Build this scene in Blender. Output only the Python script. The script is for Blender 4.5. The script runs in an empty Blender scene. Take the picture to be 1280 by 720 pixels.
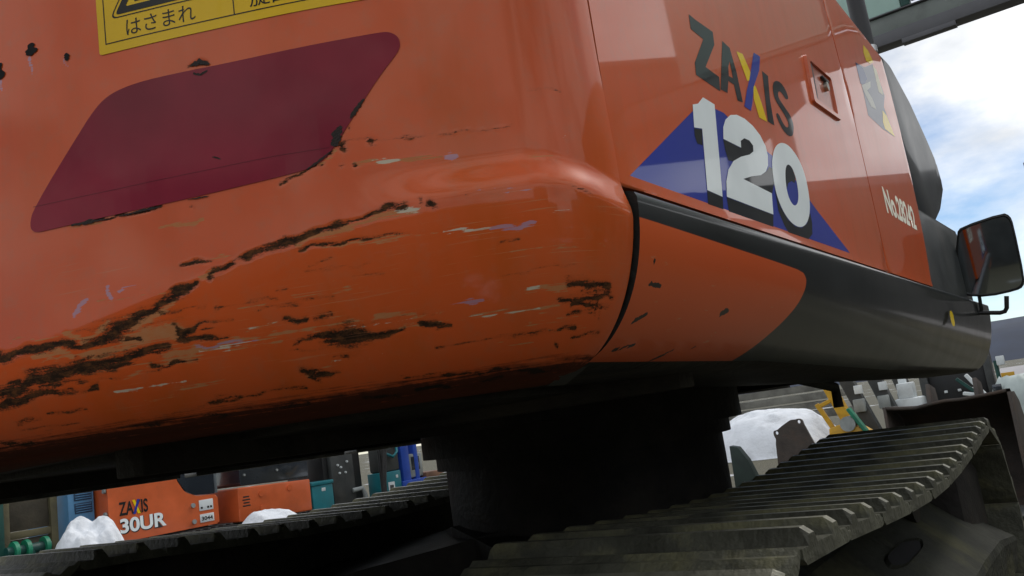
import bpy, bmesh, math, random
import numpy as np
from mathutils import Vector, Matrix
random.seed(7)
scn = bpy.context.scene
COL = scn.collection

# ------------------------------------------------------------------ camera
ROT = [[0.80462708, 0.21246543, 0.55446704], [0.57624415, -0.05414375, -0.81548215], [-0.14324084, 0.97566741, -0.16599748]]
cam_d = bpy.data.cameras.new('camera'); cam = bpy.data.objects.new('camera', cam_d); COL.objects.link(cam)
cam_d.sensor_width = 36.0; cam_d.lens = 1054.3/1280*36.0
cam_d.clip_start = 0.02; cam_d.clip_end = 5000
cam.matrix_world = Matrix.Translation((0, 0, 1.0)) @ Matrix(ROT).to_4x4()
scn.camera = cam

# ------------------------------------------------------------------ sky, sun, exposure
SUN_AZ, SUN_EL = math.radians(22), math.radians(46)      # azimuth from +Y towards +X
w = bpy.data.worlds.new('World'); scn.world = w; w.use_nodes = True
nt = w.node_tree; N = nt.nodes; K = nt.links; N.clear()
wo = N.new('ShaderNodeOutputWorld'); bg = N.new('ShaderNodeBackground'); bg.inputs['Strength'].default_value = 0.10
sky = N.new('ShaderNodeTexSky'); sky.sky_type = 'NISHITA'; sky.sun_disc = False
sky.sun_elevation = SUN_EL; sky.sun_rotation = SUN_AZ; sky.air_density = 0.8; sky.dust_density = 0.0; sky.ozone_density = 1.5
tc = N.new('ShaderNodeTexCoord'); mp = N.new('ShaderNodeMapping'); mp.inputs['Scale'].default_value = (1, 1, 2.3)
mp.inputs['Location'].default_value = (0.35, 0.1, 0.62)
n1 = N.new('ShaderNodeTexNoise'); n1.inputs['Scale'].default_value = 2.6; n1.inputs['Detail'].default_value = 9; n1.inputs['Roughness'].default_value = 0.56
r1 = N.new('ShaderNodeValToRGB'); r1.color_ramp.elements[0].position = 0.36; r1.color_ramp.elements[1].position = 0.53
n2 = N.new('ShaderNodeTexNoise'); n2.inputs['Scale'].default_value = 5.5; n2.inputs['Detail'].default_value = 7
r2 = N.new('ShaderNodeValToRGB'); r2.color_ramp.elements[0].position = 0.33; r2.color_ramp.elements[1].position = 0.62
r2.color_ramp.elements[0].color = (7.4, 7.7, 8.1, 1); r2.color_ramp.elements[1].color = (12.5, 12.5, 12.5, 1)
mx = N.new('ShaderNodeMix'); mx.data_type = 'RGBA'
K.new(tc.outputs['Generated'], mp.inputs['Vector']); K.new(mp.outputs[0], n1.inputs['Vector']); K.new(mp.outputs[0], n2.inputs['Vector'])
K.new(n1.outputs['Fac'], r1.inputs['Fac']); K.new(n2.outputs['Fac'], r2.inputs['Fac'])
K.new(r1.outputs['Color'], mx.inputs['Factor']); K.new(sky.outputs[0], mx.inputs['A']); K.new(r2.outputs['Color'], mx.inputs['B'])
K.new(mx.outputs['Result'], bg.inputs['Color']); K.new(bg.outputs[0], wo.inputs[0])

sun_d = bpy.data.lights.new('sun', 'SUN'); sun_d.energy = 1.2; sun_d.angle = math.radians(12); sun_d.color = (1.0, 0.96, 0.90)
sun = bpy.data.objects.new('sun', sun_d); COL.objects.link(sun)
sd = Vector((math.sin(SUN_AZ)*math.cos(SUN_EL), math.cos(SUN_AZ)*math.cos(SUN_EL), math.sin(SUN_EL)))
sun.rotation_euler = sd.to_track_quat('Z', 'Y').to_euler(); sun.location = (6, 14, 20)

vs = scn.view_settings; vs.view_transform = 'Standard'; vs.look = 'None'; vs.gamma = 1.0; vs.exposure = 0.16; vs.use_curve_mapping = False
scn.cycles.max_bounces = 6; scn.cycles.glossy_bounces = 3; scn.cycles.diffuse_bounces = 3

# ------------------------------------------------------------------ helpers
def tag(o, label=None, cat=None, group=None, kind=None):
    if label: o['label'] = label
    if cat: o['category'] = cat
    if group: o['group'] = group
    if kind: o['kind'] = kind
    return o
def empty(name, loc, label=None, cat=None, group=None):
    o = bpy.data.objects.new(name, None); COL.objects.link(o); o.location = loc; o.empty_display_size = 0.1
    return tag(o, label, cat, group)
def link(name, me, mat, parent=None, loc=None):
    o = bpy.data.objects.new(name, me); COL.objects.link(o)
    if mat is not None and not me.materials: me.materials.append(mat)
    if parent is not None:
        o.parent = parent
        pw = Vector((0, 0, 0)); q = parent
        while q is not None: pw += q.location; q = q.parent
        o.location = (Vector(loc) if loc is not None else Vector((0, 0, 0))) - pw
    elif loc is not None: o.location = loc
    return o
def mesh(name, v, f, mat, parent=None, smooth=False, loc=None):
    me = bpy.data.meshes.new(name); me.from_pydata([tuple(map(float, p)) for p in v], [], f); me.update()
    if smooth: me.polygons.foreach_set('use_smooth', [True]*len(me.polygons))
    return link(name, me, mat, parent, loc)
def from_bm(name, bm, mat, parent=None, smooth=False, loc=None, auto=None):
    me = bpy.data.meshes.new(name); bmesh.ops.recalc_face_normals(bm, faces=bm.faces); bm.to_mesh(me); bm.free()
    if smooth or auto:
        me.polygons.foreach_set('use_smooth', [True]*len(me.polygons))
        if auto:
            me.set_sharp_from_angle(angle=math.radians(auto))
    return link(name, me, mat, parent, loc)
def add_box(bm, lo, hi, bevel=0.0, seg=1, rot=None, about=None):
    t = bmesh.new(); bmesh.ops.create_cube(t, size=1.0)
    c = [(a+b)/2 for a, b in zip(lo, hi)]; d = [abs(b-a) for a, b in zip(lo, hi)]
    for v in t.verts: v.co = Vector((c[0]+v.co.x*d[0], c[1]+v.co.y*d[1], c[2]+v.co.z*d[2]))
    if bevel: bmesh.ops.bevel(t, geom=t.edges[:], offset=bevel, segments=seg, affect='EDGES', profile=0.5)
    if rot is not None:
        m = Matrix.Translation(about or c) @ rot.to_4x4() @ Matrix.Translation(-Vector(about or c))
        bmesh.ops.transform(t, matrix=m, verts=t.verts)
    merge(bm, t)
def merge(bm, t):
    me = bpy.data.meshes.new('tmp'); t.to_mesh(me); t.free(); bm.from_mesh(me); bpy.data.meshes.remove(me)
def box(name, lo, hi, mat, parent=None, bevel=0.004, seg=2, rot=None, about=None):
    bm = bmesh.new(); add_box(bm, lo, hi, bevel, seg, rot, about)
    return from_bm(name, bm, mat, parent, auto=35)
def add_cyl(bm, p0, p1, r0, r1=None, n=20, caps=True):
    p0, p1 = Vector(p0), Vector(p1); r1 = r0 if r1 is None else r1
    ax = (p1-p0).normalized(); u = ax.orthogonal().normalized(); v = ax.cross(u)
    a = [bm.verts.new(p0+(u*math.cos(2*math.pi*i/n)+v*math.sin(2*math.pi*i/n))*r0) for i in range(n)]
    b = [bm.verts.new(p1+(u*math.cos(2*math.pi*i/n)+v*math.sin(2*math.pi*i/n))*r1) for i in range(n)]
    for i in range(n): bm.faces.new((a[i], a[(i+1) % n], b[(i+1) % n], b[i]))
    if caps: bm.faces.new(a[::-1]); bm.faces.new(b)
def cyl(name, p0, p1, r0, mat, parent=None, r1=None, n=20):
    bm = bmesh.new(); add_cyl(bm, p0, p1, r0, r1, n); return from_bm(name, bm, mat, parent, auto=40)
def tube(name, pts, r, mat, parent=None, n=10):
    """round bar swept along pts"""
    bm = bmesh.new(); P = [Vector(p) for p in pts]; rings = []
    up = Vector((0.13, 0.31, 0.94)).normalized()
    for i, p in enumerate(P):
        t = (P[min(i+1, len(P)-1)]-P[max(i-1, 0)]).normalized()
        u = t.cross(up).normalized(); v = t.cross(u)
        rings.append([bm.verts.new(p+(u*math.cos(2*math.pi*k/n)+v*math.sin(2*math.pi*k/n))*r) for k in range(n)])
    for a, b in zip(rings, rings[1:]):
        for k in range(n): bm.faces.new((a[k], a[(k+1) % n], b[(k+1) % n], b[k]))
    bm.faces.new(rings[0][::-1]); bm.faces.new(rings[-1])
    return from_bm(name, bm, mat, parent, auto=50)
def add_prism(bm, poly, fn, d0, d1):
    """poly of 2-D points, fn(a, b, d) -> xyz, extruded from d0 to d1"""
    a = [bm.verts.new(fn(p[0], p[1], d0)) for p in poly]; b = [bm.verts.new(fn(p[0], p[1], d1)) for p in poly]
    n = len(poly); bm.faces.new(a); bm.faces.new(b[::-1])
    for i in range(n): bm.faces.new((a[i], b[i], b[(i+1) % n], a[(i+1) % n]))
def prism(name, poly, fn, d0, d1, mat, parent=None, bevel=0.0):
    bm = bmesh.new(); add_prism(bm, poly, fn, d0, d1)
    if bevel: bmesh.ops.bevel(bm, geom=bm.edges[:], offset=bevel, segments=2, affect='EDGES', profile=0.5)
    return from_bm(name, bm, mat, parent, auto=35)
def fill2d(loops):
    """filled 2-D region (outer loops and holes) as a bmesh in the xy plane"""
    cu = bpy.data.curves.new('tmp', 'CURVE'); cu.dimensions = '2D'; cu.fill_mode = 'BOTH'
    for lp in loops:
        sp = cu.splines.new('POLY'); sp.points.add(len(lp)-1); sp.use_cyclic_u = True
        for q, p in zip(sp.points, lp): q.co = (p[0], p[1], 0, 1)
    return curve_bm(cu)
def curve_bm(cu):
    o = bpy.data.objects.new('tmp', cu); COL.objects.link(o)
    dg = bpy.context.evaluated_depsgraph_get(); me = bpy.data.meshes.new_from_object(o.evaluated_get(dg))
    bm = bmesh.new(); bm.from_mesh(me)
    bpy.data.objects.remove(o); bpy.data.curves.remove(cu); bpy.data.meshes.remove(me)
    bmesh.ops.remove_doubles(bm, verts=bm.verts, dist=1e-6)
    return bm
def text_bm(s, size, sx=1.0, weight=0.0):
    cu = bpy.data.curves.new('tmp', 'FONT'); cu.body = s; cu.size = size; cu.fill_mode = 'FRONT'; cu.offset = weight
    bm = curve_bm(cu)
    for v in bm.verts: v.co.x *= sx
    return bm
def bounds(bm):
    xs = [v.co.x for v in bm.verts]; ys = [v.co.y for v in bm.verts]; return min(xs), max(xs), min(ys), max(ys)
def slice_x(bm, step):
    x0, x1, _, _ = bounds(bm); x = math.ceil(x0/step)*step
    while x < x1:
        bmesh.ops.bisect_plane(bm, geom=bm.verts[:]+bm.edges[:]+bm.faces[:], plane_co=(x, 0, 0), plane_no=(1, 0, 0)); x += step
def decal(name, bm, fn, mat, parent, step=None):
    """flat print: 2-D bmesh carried onto a surface by fn(a, b) -> xyz"""
    if step: slice_x(bm, step)
    for v in bm.verts: v.co = Vector(fn(v.co.x, v.co.y))
    me = bpy.data.meshes.new(name); bm.to_mesh(me); bm.free()
    return link(name, me, mat, parent)
def smooth_loop(pts, it=2):
    for _ in range(it):
        q = []
        for i, p in enumerate(pts):
            r = pts[(i+1) % len(pts)]
            q += [(p[0]*.75+r[0]*.25, p[1]*.75+r[1]*.25), (p[0]*.25+r[0]*.75, p[1]*.25+r[1]*.75)]
        pts = q
    return pts
def round_poly(pts, r, seg=5):
    out = []
    n = len(pts)
    for i in range(n):
        p, a, b = Vector(pts[i]), Vector(pts[i-1]), Vector(pts[(i+1) % n])
        u = (a-p); v = (b-p); rr = min(r, u.length*.45, v.length*.45); u = p+u.normalized()*rr; v = p+v.normalized()*rr
        for k in range(seg+1):
            t = k/seg; q = u*(1-t)**2+p*2*t*(1-t)+v*t*t; out.append((q.x, q.y))
    return out
def copy_tree(o, parent=None, offset=None):
    c = o.copy(); COL.objects.link(c)
    if parent is not None: c.parent = parent
    if offset is not None: c.location = Vector(o.location)+Vector(offset)
    for ch in list(o.children): copy_tree(ch, c)
    return c

# ------------------------------------------------------------------ materials
class G:
    def __init__(s, name):
        s.m = bpy.data.materials.new(name); s.m.use_nodes = True; s.t = s.m.node_tree; s.n = s.t.nodes; s.n.clear()
        s.o = s.n.new('ShaderNodeOutputMaterial'); s.p = s.n.new('ShaderNodeBsdfPrincipled'); s.t.links.new(s.p.outputs[0], s.o.inputs[0])
    def node(s, t, **k):
        x = s.n.new(t)
        for a, b in k.items(): setattr(x, a, b)
        return x
    def l(s, a, b): s.t.links.new(a, b)
    def coord(s, out='Object', scale=(1, 1, 1)):
        c = s.node('ShaderNodeTexCoord'); m = s.node('ShaderNodeMapping'); m.inputs['Scale'].default_value = scale
        s.l(c.outputs[out], m.inputs[0]); return m.outputs[0]
    def noise(s, vec, scale, detail=5, rough=0.55):
        n = s.node('ShaderNodeTexNoise'); n.inputs['Scale'].default_value = scale; n.inputs['Detail'].default_value = detail; n.inputs['Roughness'].default_value = rough
        s.l(vec, n.inputs['Vector']); return n.outputs['Fac']
    def ramp(s, fac, stops):
        r = s.node('ShaderNodeValToRGB'); e = r.color_ramp.elements
        while len(e) < len(stops): e.new(0.5)
        for q, (p, c) in zip(e, stops): q.position = p; q.color = (*c, 1) if len(c) == 3 else c
        s.l(fac, r.inputs[0]); return r.outputs[0]
    def mix(s, fac, a, b):
        m = s.node('ShaderNodeMix', data_type='RGBA')
        for i, v in (('Factor', fac), ('A', a), ('B', b)):
            if isinstance(v, (int, float)): m.inputs[i].default_value = v
            elif isinstance(v, tuple): m.inputs[i].default_value = (*v, 1)
            else: s.l(v, m.inputs[i])
        return m.outputs['Result']
    def math(s, op, a, b=None, c=None, clamp=False):
        m = s.node('ShaderNodeMath', operation=op, use_clamp=clamp)
        for i, v in enumerate((a, b, c)):
            if v is None: continue
            if isinstance(v, (int, float)): m.inputs[i].default_value = v
            else: s.l(v, m.inputs[i])
        return m.outputs[0]
    def bump(s, h, strength, dist=0.01):
        b = s.node('ShaderNodeBump'); b.inputs['Strength'].default_value = strength; b.inputs['Distance'].default_value = dist
        s.l(h, b.inputs['Height']); s.l(b.outputs[0], s.p.inputs['Normal']); return b.outputs[0]
    def attr(s, name):
        a = s.node('ShaderNodeAttribute', attribute_name=name); return a.outputs['Fac']
    def set(s, **k):
        for a, b in k.items():
            i = s.p.inputs[a.replace('_', ' ')]
            if isinstance(b, tuple): i.default_value = (*b, 1) if len(b) == 3 else b
            elif isinstance(b, (int, float)): i.default_value = b
            else: s.l(b, i)
        return s.m
def simple(name, c, rough=0.5, var=0.25, scale=6, metal=0.0, bump=0.0, coat=0.0, dirt=None, dirt_amt=0.5, spec=None):
    g = G(name); v = g.coord(); n = g.noise(v, scale, 4)
    a = tuple(x*(1-var) for x in c); b = tuple(min(1, x*(1+var)) for x in c)
    col = g.ramp(n, [(0.3, a), (0.7, b)])
    if dirt:
        d = g.noise(v, scale*0.45+1.3, 6, 0.65); f = g.ramp(d, [(0.5, (0, 0, 0)), (0.72, (dirt_amt,)*3)]); col = g.mix(f, col, dirt)
    g.set(Base_Color=col, Metallic=metal, Coat_Weight=coat, Coat_Roughness=0.08)
    g.set(Roughness=g.math('ADD', g.math('MULTIPLY', n, 0.25), rough-0.12))
    if bump: g.bump(g.noise(v, scale*6, 3), bump, 0.01)
    if spec is not None: g.set(Specular_IOR_Level=spec)
    return g.m
ORANGE = (0.56, 0.100, 0.026)
def orange_paint(name, damage=False):
    g = G(name); v = g.coord()
    fade = g.noise(v, 1.6, 5); mott = g.noise(v, 14, 5)
    base = g.mix(g.ramp(fade, [(0.35, (0, 0, 0)), (0.7, (1, 1, 1))]), (0.62, 0.088, 0.012), (0.60, 0.105, 0.024))
    base = g.mix(g.math('MULTIPLY', mott, 0.14), base, (0.36, 0.06, 0.016))
    vs_ = g.coord(scale=(9, 9, 0.7)); st = g.noise(vs_, 2.2, 4)                     # rain streaks running down the paint
    base = g.mix(g.ramp(st, [(0.55, (0, 0, 0)), (0.8, (0.28,)*3)]), base, (0.36, 0.085, 0.02))
    film = g.ramp(g.noise(g.coord(scale=(1, 1, 1.6)), 3.4, 6, 0.62), [(0.42, (0, 0, 0)), (0.72, (0.34,)*3)])              # chalky faded film
    base = g.mix(film, base, (0.55, 0.130, 0.042))
    stain = g.ramp(g.noise(g.coord(scale=(5, 5, 1.1)), 1.7, 5, 0.6), [(0.52, (0, 0, 0)), (0.70, (0.5,)*3)])
    base = g.mix(stain, base, (0.46, 0.080, 0.004))
    dust = g.ramp(g.noise(v, 48, 3, 0.7), [(0.5, (0, 0, 0)), (0.8, (0.22,)*3)]); base = g.mix(dust, base, (0.30, 0.16, 0.09))
    rough = g.math('ADD', g.math('MULTIPLY', g.noise(v, 5, 6), 0.18), 0.26); g.set(Specular_IOR_Level=0.12)
    hgt = g.math('ADD', g.math('MULTIPLY', g.noise(v, 2.2, 2), 0.02), g.math('MULTIPLY', g.noise(v, 240, 1), 0.00035))
    if damage:
        uv = g.node('ShaderNodeUVMap'); uv.uv_map = 'run'
        def uvn(sc, scale, d=6, r=0.6):
            m = g.node('ShaderNodeMapping'); m.inputs['Scale'].default_value = sc; g.l(uv.outputs[0], m.inputs[0]); return g.noise(m.outputs[0], scale, d, r)
        scr = uvn((7, 170, 1), 1.0, 4, 0.6); crm = uvn((1, 2.0, 1), 75, 5, 0.72); fib = uvn((10, 420, 1), 1.0, 3, 0.6); grit = uvn((1, 1.8, 1), 330, 2, 0.6)
        fine = fib
        c5 = lambda n_, k: g.math('MULTIPLY', g.math('SUBTRACT', n_, 0.5), k)
        wob_r = g.math('ADD', g.math('ADD', c5(scr, 2.6), c5(crm, 2.5)), c5(grit, 1.5))
        wob_t = g.math('ADD', c5(fib, 5.0), c5(crm, 2.4)); wob = wob_t
        def mask(a, gain=1.0, th=0.0, soft=0.22, w_=None):
            f = g.math('ADD', g.attr(a), g.math('MULTIPLY', w_ or wob_t, gain))
            return g.math('DIVIDE', g.math('SUBTRACT', f, th), soft, clamp=True)
        halo = g.math('MULTIPLY', mask('rust', 0.9, -0.6, 1.2, wob_r), 0.45)
        base = g.mix(halo, base, (0.26, 0.055, 0.012))
        tan = mask("tan", 1.0, 0.07, 0.5); base = g.mix(g.math('MULTIPLY', tan, 0.8), base, g.mix(crm, (0.44, 0.15, 0.045), (0.42, 0.25, 0.12)))
        lil = mask('lilac', 0.6, 0.1, 0.3); base = g.mix(g.math('MULTIPLY', lil, 0.75), base, (0.36, 0.24, 0.33))
        whi = mask('pale', 0.8, 0.1, 0.3); base = g.mix(g.math('MULTIPLY', whi, 0.9), base, (0.55, 0.50, 0.38))
        rst = mask('rust', 1.0, 0.04, 0.60, wob_r)
        rcol = g.ramp(crm, [(0.3, (0.012, 0.008, 0.005)), (0.48, (0.032, 0.017, 0.009)), (0.64, (0.12, 0.046, 0.016))])
        base = g.mix(rst, base, rcol)
        # hairline scuffs over the lower half
        sc2 = g.math('MULTIPLY', g.ramp(fine, [(0.60, (0, 0, 0)), (0.68, (1, 1, 1))]), g.math('MULTIPLY', g.attr('scuff'), g.ramp(uvn((2.2, 9, 1), 1.2, 3), [(0.48, (0, 0, 0)), (0.62, (1, 1, 1))])))
        base = g.mix(g.math('MULTIPLY', sc2, 0.55), base, (0.50, 0.22, 0.10))
        # near-black towards the bottom lip and over the underside
        gr = g.math('DIVIDE', g.math('SUBTRACT', g.math('ADD', g.attr('lip'), g.math('MULTIPLY', wob_t, 0.25)), 0.45), 0.4, clamp=True)
        base = g.mix(g.math('MULTIPLY', gr, 0.9), base, (0.014, 0.012, 0.010))
        allm = g.math('MAXIMUM', g.math('MAXIMUM', rst, tan), g.math('MAXIMUM', whi, gr))
        rough = g.math('ADD', rough, g.math('MULTIPLY', allm, 0.55))
        coat = g.math('MULTIPLY', g.math('SUBTRACT', 1.0, allm, clamp=True), 0.42)
        g.set(Coat_Weight=coat, Coat_Roughness=0.05)
    else:
        g.set(Coat_Weight=0.55, Coat_Roughness=0.025)
    g.set(Base_Color=base, Roughness=rough)
    g.bump(hgt, 0.6, 0.02)
    return g.m
M = {}
M['cw'] = orange_paint('scraped_orange_paint', True)
M['orange'] = orange_paint('orange_paint')
M['orange_far'] = simple('faded_orange_paint', (0.60, 0.115, 0.030), 0.38, 0.12, 4, coat=0.3, dirt=(0.2, 0.06, 0.03), dirt_amt=0.35)
M['charcoal'] = simple('charcoal_paint', (0.030, 0.034, 0.034), 0.42, 0.2, 5, coat=0.1, dirt=(0.10, 0.095, 0.085), dirt_amt=0.35)
M['grey_cover'] = simple('grey_plastic', (0.016, 0.020, 0.022), 0.40, 0.15, 4, coat=0.25, spec=0.15, dirt=(0.05, 0.05, 0.045), dirt_amt=0.3)
M['black'] = simple('black_paint', (0.012, 0.012, 0.012), 0.45, 0.3, 8)
M['under'] = simple('greasy_underside', (0.018, 0.016, 0.014), 0.62, 0.5, 7, bump=0.4, dirt=(0.05, 0.042, 0.032), dirt_amt=0.6, spec=0.2)
M['steel_edge'] = simple('worn_steel', (0.16, 0.16, 0.15), 0.45, 0.4, 9, metal=0.6, bump=0.2, dirt=(0.03, 0.028, 0.024), dirt_amt=0.9)
M['shoe'] = simple('muddy_track_steel', (0.080, 0.080, 0.058), 0.62, 0.5, 8, metal=0.1, bump=0.6, dirt=(0.25, 0.235, 0.115), dirt_amt=0.8, spec=0.25)
M['worn'] = simple('worn_grouser_steel', (0.17, 0.165, 0.125), 0.5, 0.45, 10, metal=0.3, bump=0.4, dirt=(0.06, 0.055, 0.035), dirt_amt=0.7)
M['frame'] = simple('muddy_frame', (0.030, 0.031, 0.024), 0.75, 0.4, 5, bump=0.8, dirt=(0.085, 0.082, 0.040), dirt_amt=0.8, spec=0.12)
M['rubber'] = simple('black_rubber', (0.022, 0.021, 0.020), 0.7, 0.4, 10, bump=0.3, dirt=(0.06, 0.055, 0.045), dirt_amt=0.6)
M['void'] = simple('hole_shade_black', (0.003, 0.003, 0.003), 0.95, 0.1, 8)  # near-black that paints the shade inside holes
M['glass'] = simple('dark_cab_glass', (0.020, 0.026, 0.034), 0.18, 0.2, 3, coat=0.8)
M['snow'] = simple('old_snow', (0.76, 0.79, 0.83), 0.85, 0.08, 4, bump=0.8, dirt=(0.34, 0.35, 0.36), dirt_amt=0.6)
def flat(name, c, rough=0.42, coat=0.35, var=0.06):
    m = simple(name, c, 0.5, var, 7, coat=coat*0.8); q = m.node_tree.nodes['Principled BSDF'].inputs; q['Specular IOR Level'].default_value = 0.06; q['Coat Roughness'].default_value = 0.03; return m
M['yellow'] = flat('label_yellow', (0.72, 0.45, 0.012)); M['ink'] = flat('label_ink', (0.012, 0.012, 0.010))
M['red'] = flat('reflector_maroon', (0.215, 0.013, 0.026), 0.4, 0.3, 0.2)
M['blue'] = flat('decal_blue', (0.030, 0.048, 0.32), 0.3, 0.7); M['silver'] = flat('decal_silver', (0.80, 0.86, 0.86), 0.35, 0.25)
M['dk'] = flat('decal_black', (0.020, 0.022, 0.022), 0.3, 0.7); M['dshadow'] = flat('decal_shadow', (0.016, 0.018, 0.020), 0.3, 0.7)
M['dyellow'] = flat('decal_yellow', (0.80, 0.56, 0.008), 0.3, 0.7); M['dwhite'] = flat('decal_white', (0.62, 0.62, 0.56), 0.4, 0.3)
M['dcream'] = flat('decal_cream', (0.80, 0.77, 0.62), 0.45, 0.2); M['dgrey'] = flat('decal_grey', (0.22, 0.23, 0.27), 0.35, 0.5); M['dblue2'] = flat('decal_navy', (0.030, 0.055, 0.16), 0.3, 0.6)
g = G('mirror_glass'); g.set(Base_Color=(0.30, 0.33, 0.36), Metallic=1.0, Roughness=0.03); M['mirror'] = g.m

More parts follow.
